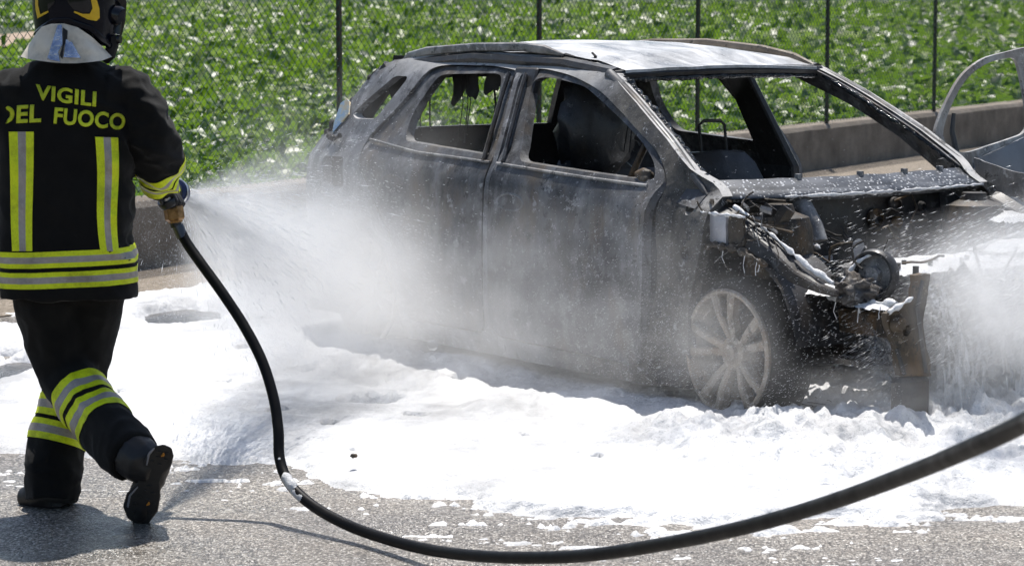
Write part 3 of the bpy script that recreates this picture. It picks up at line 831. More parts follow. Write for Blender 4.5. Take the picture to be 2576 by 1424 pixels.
# tailgate
def tg(y, z, d):
    x = np.interp(z, [.3,.55,.9,1.05,1.2,1.4], [-1.95,-2.04,-2.0,-1.88,-1.75,-1.56])
    return Vector((x + .10 * (y / .7) ** 2 + d, y, z))
panel('tailgate', [(-.70,.32),(.70,.32),(.74,.9),(.68,1.1),(.56,1.385),(-.56,1.385),(-.68,1.1),(-.74,.9)], [[(-.56,1.06),(.56,1.06),(.48,1.31),(-.48,1.31)]], tg, .04, M['burnt_dark'], step=.09)
lumpy('charred_tailgate_seal', [(-1.55,-.60,1.36),(-1.66,-.645,1.24),(-1.77,-.68,1.13),(-1.9,-.70,1.03)], .02, M['charred_rubber'], CAR, 9, .7, 8, 40, 40)
panel('tail_light_plate', [(-1.80,1.19),(-1.74,1.215),(-1.665,1.20),(-1.60,1.145),(-1.69,1.055),(-1.75,1.10)], [], lambda x, z, d: Vector((x, -(hw(x, z) + .010 - d), z)), .006, M['heat_tinted_plate'], step=.03)
panel('torn_corner_plate', [(-2.03,1.02),(-1.88,1.055),(-1.80,1.05),(-1.86,1.005)], [], lambda x, z, d: Vector((x, -.66 - (x + 2.0) * .3 + d, z)), .02, M['heat_tinted_plate'], step=.04)
lumpy('melted_lamp_drip', [(-1.72,-.80,1.06),(-1.66,-.82,1.03),(-1.60,-.835,1.035),(-1.55,-.83,1.05)], .014, M['charred_rubber'], CAR, 4, .6, 8, 24, 30)
MB().box((-2.02,-.66,.40), (-1.93,.66,.52)).build('rear_bumper_beam', M['burnt_dark'], CAR, bevel=.02)

# cabin
MB().box((-1.9,-.80,.19), (1.06,.80,.235)).build('floor_pan', M['burnt_dark'], CAR)
def seat(y0, x0, lean):
    mb = MB(); q = []
    sec = [(0,.34,.23,.05),(.18,.55,.24,.06),(.42,.8,.235,.06),(.62,.95,.19,.05),(.70,1.0,.15,.04)]
    for (s_, z, w, dpt) in sec:
        x = x0 - lean * s_
        q.append([(x - dpt, y0 - w, z), (x + dpt, y0 - w, z), (x + dpt * 1.2, y0, z + .01), (x + dpt, y0 + w, z), (x - dpt, y0 + w, z), (x - dpt * .8, y0, z)])
    for rg in q: pass
    vs = [p for rg in q for p in rg]; fs = []
    for i in range(len(q) - 1):
        for k in range(6): fs.append((i*6+k, i*6+(k+1)%6, (i+1)*6+(k+1)%6, (i+1)*6+k))
    fs += [tuple(reversed(range(6))), tuple((len(q)-1)*6+k for k in range(6))]
    mb.add(vs, fs)
    s = mb.build('seat_back', M['burnt_dark'], CAR, bevel=.01)
    xt = x0 - lean * .7
    MB().tube([(xt,y0-.075,.98),(xt-.02,y0-.075,1.12),(xt-.02,y0-.05,1.14),(xt-.02,y0+.05,1.14),(xt-.02,y0+.075,1.12),(xt,y0+.075,.98)], .008, 6).build('headrest_frame', M['burnt_dark'], s, smooth=True)
    MB().box((x0-.02,y0-.24,.30),(x0+.5,y0+.24,.42)).build('seat_base', M['burnt_dark'], CAR, bevel=.03)
    return s
seat(-.37, .06, .32); seat(.37, .0, .30)
s_ = bmesh.new(); bmesh.ops.create_icosphere(s_, subdivisions=3, radius=1)
for v in s_.verts:
    c = v.co.copy(); v.co = Vector((c.x * .12, c.y * .19, c.z * .22)) * (1 + .4 * mnoise.noise(c * 3)) + Vector((-.12, -.38, 1.12))
me = bpy.data.meshes.new('charred_headrest'); s_.to_mesh(me); s_.free(); me.shade_smooth(); obj('charred_headrest', me, M['burnt_dark'], CAR)
MB().box((-1.02,-.66,.30),(-.88,.66,.88)).build('rear_seat_back', M['burnt_dark'], CAR, bevel=.05)
MB().box((-.95,-.66,.28),(-.45,.66,.42)).build('rear_seat_base', M['burnt_dark'], CAR, bevel=.05)
MB().tube([(.82,-.74,.80),(.84,0,.82),(.82,.74,.80)], .03, 10).build('dash_beam', M['burnt_dark'], CAR, smooth=True)
bm = bmesh.new(); bmesh.ops.create_grid(bm, x_segments=18, y_segments=50, size=1)
for v in bm.verts:
    x, y = .82 + v.co.x * .2, v.co.y * .72
    v.co = Vector((x, y, .80 + .07 * mnoise.noise(Vector((x * 6, y * 6, 0))) + .03 * mnoise.noise(Vector((x * 20, y * 20, 0))) + .06 * (x - .82)))
me = bpy.data.meshes.new('dash_remains'); bm.to_mesh(me); bm.free(); me.shade_smooth(); obj('dash_remains', me, M['burnt_dark'], CAR)
MB().tube([(.58,.37,.88),(.80,.37,.78)], [.035,.03], 8).build('steering_column', M['burnt_dark'], CAR)
# headliner scraps hanging in the rear
for k, (y0, x0, x1, dz) in enumerate(((-.50,-1.10,-.86,.34),(-.50,-.80,-.42,.27),(-.52,-1.55,-1.22,.34),(.42,-1.45,-1.0,.16),(.1,-.8,-.45,.10),(-.30,-.15,.15,.07))):
    top = []; bot = []
    for i in range(26):
        x = x0 + (x1 - x0) * i / 25
        top.append((x, 1.425))
        bot.append((x, 1.40 - dz * (.35 + .9 * abs(mnoise.noise(Vector((x * 7, k * 5, 0))))) - .05 * abs(mnoise.noise(Vector((x * 31, k, 2))))))
    panel('headliner_scrap', top + bot[::-1], [], lambda x, z, d, y0=y0: Vector((x, y0 + .05 * mnoise.noise(Vector((x * 8, z * 8, 0))) + d, z)), .006, M['charred_rubber'], step=.04)
    for j in range(3):
        x = x0 + (x1 - x0) * random.uniform(.1, .9)
        MB().tube([(x, y0, 1.38), (x + .01, y0 + .01, 1.22), (x + random.uniform(-.03, .03), y0, 1.03)], .0025, 5).build('hanging_wire', M['charred_rubber'], CAR)

# scuttle, bulkhead
def cowlx(y): return 1.165 - .10 * (y / .7) ** 2
vs = []; fs = []
n_ = 60
for i in range(n_ + 1):
    y = -.70 + 1.42 * i / n_
    w1 = .004 * mnoise.noise(Vector((y * 9, 0, 0)))
    x = cowlx(y)
    for (dx, z) in ((-.02,.955),(0,.985 + w1),(.035,.968),(.075,.955 + w1),(.082,.947),(.095,.943),(.125,.928 + w1 * 2),(.128,.918),(.10,.90)): vs.append((x + dx, y, z))
k_ = 9
for i in range(n_):
    for k in range(k_ - 1): fs.append((i*k_+k, (i+1)*k_+k, (i+1)*k_+k+1, i*k_+k+1))
t = NT('wet_cowl'); p = t.oco()
dr = t.n('TexVoronoi'); dr.inputs['Scale'].default_value = 78; t.t.links.new(t.mapv(p, (.7, .75, .6)), dr.inputs['Vector'])
mask = t.ramp(dr.outputs['Distance'], [(.22, 1), (.34, 0)])
msk2 = t.math('MULTIPLY', mask, t.ramp(t.noise(6, p, 3), [(.35, .2), (.6, 1)]))
c = t.mix(msk2, t.ramp(t.noise(7, p, 5), [(.35, (.035,.038,.043)), (.65, (.12,.125,.135))]), (.75,.76,.78))
t.bsdf(Base__Color=c, Roughness=.35, Normal=t.bump(mask, .6, .006)); M['wet_cowl'] = t.m
cowl = obj('scuttle_panel', mesh_from('scuttle_panel', vs, fs, True, 50), M['wet_cowl'], CAR)
lumpy('foam_bead', [(cowlx(y) + .13, y, .921) for y in [-.45 + .115 * k for k in range(11)]], .006, M['foam'], cowl, 3, .9, 6, 90, 30)
for y in (-.30, 0.02, .28, .52): MB().box((cowlx(y) - .01, y, .975), (cowlx(y) + .012, y + .02, 1.0)).build('clip', M['burnt_frame'], cowl)
def bulk(y, z, d): return Vector((1.10 + .02 * mnoise.noise(Vector((y * 5, z * 5, 0))) - d, y, z))
bulkhead = panel('bulkhead', [(-.74,.22),(.74,.22),(.74,.93),(-.74,.93)], [], bulk, .02, M['burnt_dark'], step=.05)
foot = [(.064 + .030 * math.cos(a), .676 + .040 * math.sin(a)) for a in [math.pi * k / 8 - .3 for k in range(9)]] + [(.040,.655)] + [(.047 + .024 * math.cos(a), .612 + .028 * math.sin(a)) for a in [math.pi * (1.0 + k / 8) for k in range(9)]] + [(.075,.64)]
for pl in (foot, rounded([(-.155,.61),(-.075,.615),(-.075,.655),(-.16,.65)], .01), [(.245 + .014 * math.cos(a), .655 + .02 * math.sin(a)) for a in [2*math.pi*k/12 for k in range(12)]]):
    panel('shield_plate', pl, [], lambda y, z, d: bulk(y, z, d) + Vector((.024, 0, 0)), .006, M['bare_plate'], bulkhead, step=.03)  # small pale plates on the bulkhead face
for k in range(9):                                   # grommets, pipes and scraps on the bulkhead
    y = random.uniform(-.5, .65); z = random.uniform(.68, .9); r = random.uniform(.015, .045)
    MB().lathe([(r, 0), (r, .02), (r * .6, .03), (r * .5, .015), (0, .015)], (1.11, y, z), (1, 0, 0), 14).build('grommet', M['burnt_dark' if k % 3 else 'burnt_rust'], bulkhead, smooth=True)
MB().tube([(1.16,-.36,.93),(1.24,-.34,.88),(1.30,-.33,.80),(1.32,-.33,.74)], [.032,.036,.034,.04], 10).build('coolant_pipe', M['burnt_frame'], CAR, smooth=True)
for k in range(14):
    y = random.uniform(-.55, .6); z = random.uniform(.55, .88)
    pts = [(1.14, y, z)]
    for j in range(4): pts.append((pts[-1][0] + random.uniform(.0, .06), pts[-1][1] + random.uniform(-.08, .08), pts[-1][2] + random.uniform(-.08, .03)))
    MB().tube(pts, random.uniform(.003, .008), 5).build('charred_cable', M['charred_rubber' if k % 2 else 'burnt_rust'], CAR, smooth=True)

def blob(name, c, s, mat, amp=.2, fr=2.5, sub=4, seed=0, parent=CAR):
    bm = bmesh.new(); bmesh.ops.create_icosphere(bm, subdivisions=sub, radius=1)
    for v in bm.verts:
        p = v.co.copy()
        k = 1 + amp * (mnoise.noise(p * fr + Vector((seed, 0, 0))) + .5 * mnoise.noise(p * fr * 2.3 + Vector((seed, 5, 0))) + .25 * mnoise.noise(p * fr * 5 + Vector((seed, 9, 0))))
        v.co = Vector((p.x * s[0] * k + c[0], p.y * s[1] * k + c[1], p.z * s[2] * k + c[2]))
    me = bpy.data.meshes.new(name); bm.to_mesh(me); bm.free(); me.shade_smooth()
    return obj(name, me, mat, parent)
# front structure, both sides
for sgn in (-1, 1):
    vs = []; fs = []; na = 18                        # wheel housing
    for i in range(na + 1):
        a = R(8 + 165 * i / na)
        for k, y in enumerate((.79,.72,.6,.47)):
            r = .40 + .015 * mnoise.noise(Vector((i, k, 3))) + (.012 if k == 0 else 0)
            vs.append((1.32 + r * math.cos(a), sgn * y, .33 + r * math.sin(a)))
    for i in range(na):
        for k in range(3): fs.append((i*4+k, (i+1)*4+k, (i+1)*4+k+1, i*4+k+1))
    fs.append(tuple(i * 4 + 3 for i in range(na + 1)))
    obj('wheel_housing', mesh_from('wheel_housing', vs, fs, True, 40), M['burnt_dark'], CAR)
    mb = MB(); mb.tube([(1.06,sgn*.74,.86),(1.22,sgn*.74,.845),(1.36,sgn*.735,.80),(1.50,sgn*.73,.735),(1.64,sgn*.72,.655),(1.76,sgn*.70,.615),(1.84,sgn*.68,.60)], [(.06,.03),(.06,.03),(.055,.03),(.05,.03),(.04,.028),(.025,.026),(.018,.02)], 4, up=(0,.7,.7))
    mb.build('upper_rail', M['burnt_dark'], CAR, bevel=.006)
    mb = MB(); mb.lathe([(.0,.30),(.05,.30),(.06,.27),(.115,.25),(.13,.2),(.14,0),(.15,-.1)], (1.32, sgn*.53, .60), (0,0,1), 20)
    st = mb.build('strut_tower', M['burnt_rust'], CAR, smooth=True)
    MB().tube([(1.32, sgn*.56, .30),(1.32, sgn*.55, .62)], .05, 12).build('strut', M['burnt_dark'], st, smooth=True)
    vs, fs = panel_mesh([(1.08,.74),(1.22,.70),(1.40,.72),(1.52,.64),(1.70,.58),(1.92,.55),(1.92,.42),(1.08,.42)], [], lambda x, z, d: Vector((x, sgn*(.46 + .012*mnoise.noise(Vector((x*6, z*6, 1))) - d), z)), .01, .06)
    obj('inner_wing', mesh_from('inner_wing', vs, fs, True, 40), M['burnt_dark'], CAR)
    mb = MB(); mb.tube([(1.1,sgn*.5,.45),(1.55,sgn*.5,.47),(1.75,sgn*.5,.485),(2.05,sgn*.5,.485)], [(.075,.05)] * 4, 4, up=(0,.7,.7))
    mb.build('chassis_leg', M['burnt_rust'], CAR, bevel=.008)
    PO = [(-.509,.684),(-.434,.683),(-.443,.605),(-.465,.531),(-.459,.425),(-.427,.354),(-.419,.292),(-.578,.305),(-.60,.405),(-.632,.483),(-.653,.544),(-.584,.569),(-.514,.594)]
    po = panel('radiator_support', [(-sgn * y if sgn > 0 else y, z) for y, z in [(q[0] + .007 * mnoise.noise(Vector((q[0] * 40, q[1] * 40, 3))), q[1] + .007 * mnoise.noise(Vector((q[0] * 40, q[1] * 40, 9)))) for q in resample(PO, .02)]] if sgn < 0 else [(-y, z) for y, z in PO], [[(sgn * .55 * 1 + .022 * math.cos(a), .475 + .022 * math.sin(a)) for a in [2*math.pi*k/10 for k in range(10)]]], lambda y, z, d: Vector((2.08 - d + .006 * mnoise.noise(Vector((y*20, z*20, 0))), y, z)), .03, M['burnt_rust'], step=.03)
    for (ya, za, yb, zb) in ((.475,.66,.50,.56),(.50,.56,.47,.40),(.47,.40,.45,.31),(.60,.41,.56,.31)):
        MB().tube([(2.083, sgn*ya, za), (2.085, sgn*yb, zb)], [(.010,.006)] * 2, 6).build('pressed_rib', M['burnt_dark'], po)
    MB().tube([(2.05, sgn*.425, .68),(2.05, sgn*.44, .60),(2.05, sgn*.46, .50),(2.05, sgn*.43, .36),(2.05, sgn*.42, .30)], [(.022,.005)] * 5, 4, up=(1,0,0)).build('edge_flange', M['burnt_rust'], po)
    MB().tube([(2.04, sgn*.47, .68),(2.04, sgn*.47, .71)], .012, 8).build('bolt', M['burnt_dark'], po)
    MB().lathe([(0,.03),(.022,.03),(.03,.02),(.036,0)], (2.08, sgn*.60, .505), (1,0,0), 14).build('bolt', M['burnt_rust'], po, smooth=True)
    MB().box((2.035, min(sgn*.425, sgn*.60), .08), (2.095, max(sgn*.425, sgn*.60), .30)).build('support_foot', M['burnt_dark'], po, bevel=.02)
for k in range(46):                                  # burnt wiring and pipe scraps hanging in the bay
    x = random.uniform(1.12, 1.95); y = random.uniform(-.62, .55); z = random.uniform(.42, .82) - .12 * max(0, x - 1.5)
    pts = [Vector((x, y, z))]; d = Vector((random.uniform(-1,1), random.uniform(-1,1), random.uniform(-.6,.3))).normalized()
    for j in range(6):
        d = (d + Vector((random.uniform(-.7,.7), random.uniform(-.7,.7), random.uniform(-.8,.5)))).normalized(); pts.append(pts[-1] + d * random.uniform(.02,.05))
    MB().tube(pts, random.uniform(.002, .007), 5).build('charred_cable', M[('charred_rubber','burnt_rust','burnt_dark')[k % 3]], CAR, smooth=True)
for k in range(16):
    s0 = random.uniform(.025, .07)
    blob('melted_lump', (random.uniform(1.15, 1.95), random.uniform(-.62, .5), random.uniform(.4, .66)), (s0, s0 * random.uniform(.7,1.4), s0 * random.uniform(.5,1)), M[('burnt_dark','burnt_panel','charred_rubber')[k % 3]], .6, 2.8, 4, 40 + k)
# near-side brackets where the wing was bolted on
for (x0, x1, z0, z1, mt, y) in ((1.10,1.165,.80,.86,'burnt_rust',-.785),(1.16,1.30,.745,.865,'bare_plate',-.79),(1.31,1.40,.75,.865,'burnt_rust',-.785),(1.10,1.17,.745,.80,'bare_plate',-.788)):
    panel('wing_bracket', rounded([(x0,z0),(x1,z0),(x1,z1),(x0,z1)], .008, 2), [], lambda x, z, d, y=y: Vector((x, y + d + .006 * mnoise.noise(Vector((x*20, z*20, 4))), z)), .012, M[mt], step=.03)
for k in range(16):
    x = random.uniform(1.08, 1.5); y = random.uniform(-.78, -.5); z = .90 - (x - 1.1) * .10 + random.uniform(-.05, .04)
    l = random.uniform(.05, .16); w = random.uniform(.004, .014); a = random.uniform(-.6, .6)
    d = Vector((math.cos(a), math.sin(a), random.uniform(-.25, .15))) * l
    MB().tube([(x, y, z), Vector((x, y, z)) + d], [(w, .004)] * 2, 4).build('bent_bracket', M['burnt_rust' if k % 3 else 'burnt_frame'], CAR)
for k in range(3):
    MB().tube([(1.22 + .1 * k, -.70, .75), (1.30 + .1 * k, -.64, .90)], [(.03,.012)] * 2, 4).build('inner_brace', M['burnt_rust'], CAR)
lumpy('melted_wing_edge', [(1.10,-.79,.735),(1.25,-.80,.745),(1.40,-.80,.735),(1.55,-.79,.69)], .014, M['burnt_rust'], CAR, 7, .8, 8, 50, 30)
# far wing remains, hood hinge
rag = [(1.02,1.02),(1.12,1.0),(1.25,.975),(1.45,.955)] + [(1.45 - .43 * i / 16, .86 + .035 * mnoise.noise(Vector((i * .9, 3, 0))) + .0 * i) for i in range(17)]
panel('torn_wing', rag, [], lambda x, z, d: Vector((x, .82 + .02 * mnoise.noise(Vector((x * 12, z * 12, 0))) + (1.0 - z) * .2 - d, z)), .008, M['burnt_frame'], step=.04)
panel('bonnet_hinge', [(1.06,.915),(1.10,.92),(1.31,.825),(1.30,.80),(1.06,.80)], [rounded([(1.12,.875),(1.19,.85),(1.19,.825),(1.14,.82)], .01, 2)], lambda x, z, d: Vector((x, .55 + d, z)), .012, M['burnt_panel'], step=.04)
MB().tube([(1.62,.25,.70),(1.60,.45,.735),(1.58,.62,.755)], [(.012,.01)] * 3, 6).build('slam_panel_bar', M['burnt_frame'], CAR, smooth=True)

# engine
eng = MB().box((1.40,-.36,.26), (1.84,.42,.60)).build('engine_block', M['burnt_dark'], CAR, bevel=.03)
MB().box((1.46,-.34,.60), (1.74,.40,.665)).build('cam_cover', M['burnt_frame'], eng, bevel=.015)
for k in range(9):
    y = -.30 + .085 * k
    MB().lathe([(0,.035),(.010,.035),(.010,.012),(.016,.010),(.016,0)], (1.70 if k % 2 else 1.76, y, .655), (0,0,1), 8).build('bolt', M['burnt_dark'], eng)
mb = MB(); mb.lathe([(.088 + .014 * math.cos(a), .03 * math.sin(a)) for a in [2*math.pi*k/10 for k in range(10)]], (1.80,-.46,.655), (.35,-1,.05), 30, True); pul = mb.build('pulley', M['burnt_dark'], eng, smooth=True)
mb = MB(); mb.lathe([(0,.03),(.03,.03),(.035,.0),(.08,-.01)], (1.80,-.46,.655), (.35,-1,.05), 20); mb.build('pulley_hub', M['burnt_frame'], pul, smooth=True)
blob('alternator', (1.70,-.47,.59), (.11,.08,.07), M['burnt_dark'], .35, 2.6, 5, 3)
blob('exhaust_converter', (1.92,-.13,.50), (.09,.10,.17), M['burnt_dark'], .3, 2.2, 5, 8)
blob('inlet_remains', (1.88,.16,.45), (.09,.14,.17), M['burnt_dark'], .25, 2.5, 4, 12)
blob('gearbox', (1.60,.50,.42), (.2,.14,.16), M['burnt_dark'], .15, 2, 4, 15)
for k in range(10):
    p0 = Vector((random.uniform(1.75, 1.95), random.uniform(-.35, .45), random.uniform(.25, .6)))
    pts = [p0 + Vector((random.uniform(-.02,.02), .05 * j * random.uniform(-1, 1), -.05 * j)) for j in range(5)]
    MB().tube(pts, random.uniform(.005, .014), 6).build('charred_hose', M['charred_rubber' if k % 2 else 'burnt_rust'], CAR, smooth=True)
MB().tube([(1.55,-.42,.63),(1.68,-.46,.68),(1.76,-.47,.76)], .006, 6).build('bent_rod', M['burnt_frame'], CAR)

# wheels
def make_wheel():
    mb = MB(); sec = [(.235,-.09),(.262,-.10),(.288,-.085),(.296,-.05),(.296,.05),(.288,.085),(.262,.10),(.235,.09)]
    n = 48; vs = []; fs = []
    for r, y in sec:
        for k in range(n):
            a = 2 * math.pi * k / n; rr = r + (.012 * mnoise.noise(Vector((math.cos(a) * 4, math.sin(a) * 4, y * 20))) if r > .25 else 0)
            vs.append((rr * math.cos(a), y, max(-.305, rr * math.sin(a))))
    for i in range(len(sec) - 1):
        for k in range(n): fs.append((i*n+k, i*n+(k+1)%n, (i+1)*n+(k+1)%n, (i+1)*n+k))
    mb.add(vs, fs); ty = mb.build('wheel', M['charred_rubber'], CAR, smooth=True, sharp=50)
    mb = MB(); mb.lathe([(.228,.09),(.238,.10),(.246,.095),(.25,-.095),(.257,-.115),(.248,-.122),(.236,-.118),(.230,-.10),(.215,-.06),(.205,.02),(.21,.09)], (0,0,0), (0,1,0), 48, True)
    rim = mb.build('rim', M['burnt_rim'], ty, smooth=True, sharp=35)
    for k in range(5):
        for s_ in (-1, 1):
            a = R(90 + 9 + 72 * k); a2 = a + s_ * R(12.5); a1 = a + s_ * R(9)
            c1 = Vector((math.cos(a1) * .055, -.078, math.sin(a1) * .055)); c2 = Vector((math.cos(a2) * .236, -.108, math.sin(a2) * .236))
            cm = c1.lerp(c2, .5) + Vector((0, -.012, 0))
            tn = Vector((-math.sin(a2), 0, math.cos(a2)))
            vs = []
            for c, w, dd in ((c1,.017,.03),(cm,.0165,.032),(c2,.023,.03)):
                vs += [c + tn * w, c + tn * w * .6 + Vector((0,-.008,0)), c - tn * w * .6 + Vector((0,-.008,0)), c - tn * w, c - tn * w + Vector((0,dd,0)), c + tn * w + Vector((0,dd,0))]
            fs = []
            for i in range(2):
                for q in range(6): fs.append((i*6+q, i*6+(q+1)%6, (i+1)*6+(q+1)%6, (i+1)*6+q))
            fs += [(0,5,4,3,2,1), (12,13,14,15,16,17)]
            MB().add(vs, fs).build('spoke', M['burnt_rim'], ty, smooth=True, sharp=30)
    mb = MB(); mb.lathe([(0,-.10),(.03,-.10),(.034,-.085),(.045,-.09),(.066,-.085),(.07,-.05),(.07,.05)], (0,0,0), (0,1,0), 28); mb.build('hub', M['burnt_rim'], ty, smooth=True, sharp=30)
    mb = MB(); mb.lathe([(.06,-.02),(.15,-.02),(.15,.005),(.06,.005)], (0,0,0), (0,1,0), 36, True); mb.build('brake_disc', M['burnt_rust'], ty, smooth=True, sharp=30)
    MB().box((-.17,-.035,-.05), (-.09,.03,.09)).build('brake_caliper', M['burnt_dark'], ty, bevel=.01)
    return ty
def copy_part(o, parent):
    c = o.copy(); COL.objects.link(c); c.parent = parent
    for ch in list(o.children): 
        d = ch.copy(); COL.objects.link(d); d.parent = c
    return c
w0 = make_wheel()
for k, (x, y, rz, roll) in enumerate(((1.335,-.695,0,.0),(-1.32,-.72,0,.7),(1.335,.695,math.pi,.3),(-1.32,.72,math.pi,1.0))):
    w = w0 if k == 0 else copy_part(w0, CAR)
    w.location = (x, y, .325); w.rotation_euler = (0, roll, rz)
# foam lying on the car
def foam_patch(name, pts, z0, amp, parent=CAR, seed=0, res=.02):
    """soft mound on a polygon (x, y), highest inside"""
    arr = np.array(pts); lo = arr.min(0) - .03; hi = arr.max(0) + .03
    xs = np.arange(lo[0], hi[0], res); ys = np.arange(lo[1], hi[1], res); X, Y = np.meshgrid(xs, ys)
    d = sdist(X, Y, arr) + .03 * fbm(X * 14 + seed, Y * 14, 3, 60 + seed)
    z = z0(X, Y) if callable(z0) else z0
    H_ = z + np.where(d > 0, amp * (1 - np.exp(-d / .03)) * (1 + .8 * fbm(X * 12, Y * 12, 4, 70 + seed)), d * .4)
    nx, ny = len(xs), len(ys); i, j = np.meshgrid(np.arange(nx - 1), np.arange(ny - 1)); a = (j * nx + i).ravel()
    F = np.stack([a, a + 1, a + nx + 1, a + nx], 1); keep = ((d.ravel()[F]) > -.01).any(1); F = F[keep]
    V = np.stack([X, Y, H_], -1).reshape(-1, 3); used = np.unique(F); re = np.zeros(len(V), int); re[used] = np.arange(len(used))
    return obj(name, mesh_np(name, V[used], re[F], True), M['foam'], parent)
foam_patch('foam_patch', [(1.44,-.30),(1.80,-.32),(1.80,.40),(1.46,.40)], .655, .022, seed=1, res=.012)
foam_patch('foam_patch', [(1.52,-.66),(1.80,-.62),(1.78,-.40),(1.56,-.42)], .585, .03, seed=2, res=.012)
foam_patch('foam_patch', [(1.26,.52),(1.5,.5),(1.6,.70),(1.3,.74)], .80, .02, seed=3, res=.012)
foam_patch('foam_patch', [(1.86,-.60),(2.02,-.60),(2.02,-.46),(1.86,-.46)], .555, .012, seed=4, res=.012)
foam_patch('foam_patch', [(1.55,.30),(1.72,.3),(1.7,.62),(1.52,.6)], .70, .025, seed=5, res=.012)
for k in range(16):                                  # foam runs hanging from edges
    x = random.uniform(1.12, 2.0); 
    if x < 1.5 and k % 3: continue
    if x < 1.55: y, z = -.80, .735 - max(0, (x - 1.35)) * .15
    else: y, z = random.choice((-.56, -.60)), .56
    L_ = random.uniform(.02, .08)
    MB().tube([(x, y, z), (x + random.uniform(-.01,.01), y - .004, z - L_ * .6), (x + random.uniform(-.015,.015), y - .002, z - L_)], [.0026, .0014, .002], 5).build('foam_drip', M['foam'], CAR, smooth=True)

t = NT('water_runoff'); p = t.oco()
gx = t.sep(t.n('TexCoord').outputs['Generated'])
ed = t.math('MULTIPLY', t.ramp(gx[1], [(0, 0), (.35, 1), (.7, 1), (1, 0)]), t.ramp(gx[2], [(0, .4), (.3, 1), (.85, 1), (1, .3)]))
st = t.math('MULTIPLY', t.ramp(t.noise(1.0, t.mapv(p, (34, 34, 6)), 7, .75, 1.2), [(.42, 0), (.62, .7)]), ed)
trn = t.n('BsdfTransparent'); dif = t.n('BsdfPrincipled'); dif.inputs['Base Color'].default_value = (.85,.86,.88,1); dif.inputs['Roughness'].default_value = .3
mx = t.n('MixShader'); t.set(mx, 'i0', st); t.set(mx, 'i1', trn); t.set(mx, 'i2', dif); t.t.links.new(mx.outputs[0], t.out.inputs[0]); M['water_runoff'] = t.m
for k, (x0, ya, yb, zt_, zb_) in enumerate(((2.06,-.40,-.02,.66,.14),(2.02,-.08,.38,.70,.14),(1.98,-.62,-.30,.52,.16))):
    vs = []; fs = []; na, nz = 44, 26
    for i in range(na + 1):
        y = ya + (yb - ya) * i / na
        for j in range(nz + 1):
            q = j / nz; z = zt_ + (zb_ - zt_) * q
            x = x0 - .16 * (1 - q) ** 2.2 + .05 * mnoise.noise(Vector((y * 8, z * 3, k))) + .015 * mnoise.noise(Vector((y * 30, z * 8, k)))
            vs.append((x, y + .02 * mnoise.noise(Vector((y * 9, z * 9, 5))), z))
    for i in range(na):
        for j in range(nz): a = i * (nz + 1) + j; fs.append((a, a + nz + 1, a + nz + 2, a + 1))
    obj('water_runoff', mesh_from('water_runoff', vs, fs, True), M['water_runoff'], CAR)

for k in range(30):                                  # burnt harness ends where the wing sat
    p0 = Vector((random.uniform(1.08, 1.55), random.uniform(-.80, -.62), random.uniform(.72, .95))); pts = [p0]
    d = Vector((random.uniform(-1, 1), random.uniform(-.5, .5), random.uniform(-1, .4))).normalized()
    for j in range(6):
        d = (d + Vector((random.uniform(-.8,.8), random.uniform(-.4,.4), random.uniform(-.9,.5)))).normalized(); pts.append(pts[-1] + d * random.uniform(.012,.035))
    MB().tube(pts, random.uniform(.0015, .004), 5).build('charred_cable', M[('charred_rubber','burnt_rust','burnt_frame')[k % 3]], CAR, smooth=True)
for k, (pts, r) in enumerate((([(1.26,-.715,.895),(1.42,-.71,.83),(1.56,-.70,.755),(1.68,-.69,.69),(1.80,-.67,.635)], .009), ([(1.5,-.55,.545),(1.72,-.56,.565),(1.88,-.555,.56),(2.03,-.555,.575)], .013),
                              ([(1.12,-.79,.868),(1.22,-.795,.868),(1.32,-.79,.868),(1.41,-.785,.868)], .005), ([(2.08,-.64,.552),(2.085,-.585,.575),(2.085,-.525,.60)], .007), ([(1.72,-.56,.62),(1.76,-.52,.70),(1.80,-.46,.745),(1.86,-.40,.70)], .006),
                              ([(1.22,-.36,.74),(1.30,-.36,.735),(1.38,-.37,.72)], .010))):
    lumpy('foam_line', pts, r, M['foam'], CAR, 20 + k, 1.0, 7, 46, 34)

# ================================================================== firefighter
PB = gnd(120, 1275); PY = PB.y
def L(u, v, dy=0.0): return at(u, v, PY + dy) - PB
t = NT('turnout_cloth'); p = t.oco()
wv = t.noise(420, p, 2); c = t.ramp(t.noise(7, p, 5), [(.3, (.004,.0038,.0037)), (.7, (.0105,.0098,.009))])
b = t.bsdf(Base__Color=c, Roughness=.92, Normal=t.bump(wv, .5, .0015, t.bump(t.noise(38, p, 4), .25, .006)))
b.inputs['Sheen Weight'].default_value = .07; b.inputs['Sheen Roughness'].default_value = .5; b.inputs['Specular IOR Level'].default_value = .2; M['turnout_cloth'] = t.m
def fabric(name, c0, c1, grid=260, rough=.6):
    t = NT(name); p = t.oco()
    dots = t.ramp(t.voro(grid, p), [(.2, .72), (.4, 1)])
    c = t.mix(1.0, t.ramp(t.noise(30, p, 4), [(.3, c0), (.7, c1)]), dots, 'MULTIPLY')
    c = t.mix(1.0, c, t.ramp(t.noise(6, p, 7, .7), [(.32, .5), (.5, .92), (.7, 1.05)]), 'MULTIPLY')
    t.bsdf(Base__Color=c, Roughness=rough, Normal=t.bump(t.noise(90, p, 3), .4, .003)); M[name] = t.m
fabric('yellow_band', (.76,.87,.003), (.88,.98,.006), 260)
fabric('silver_band', (.36,.315,.28), (.48,.43,.39), 320, .45)
fabric('yellow_print', (.62,.72,.012), (.78,.86,.03), 500)
simple('helmet_shell', (.003, .004, .009), .16, spec=.18, nscale=3, namp=.3)
simple('helmet_visor', (.004, .004, .006), .06)
simple('helmet_yellow', (.72, .45, .01), .35, nscale=60, namp=.15)
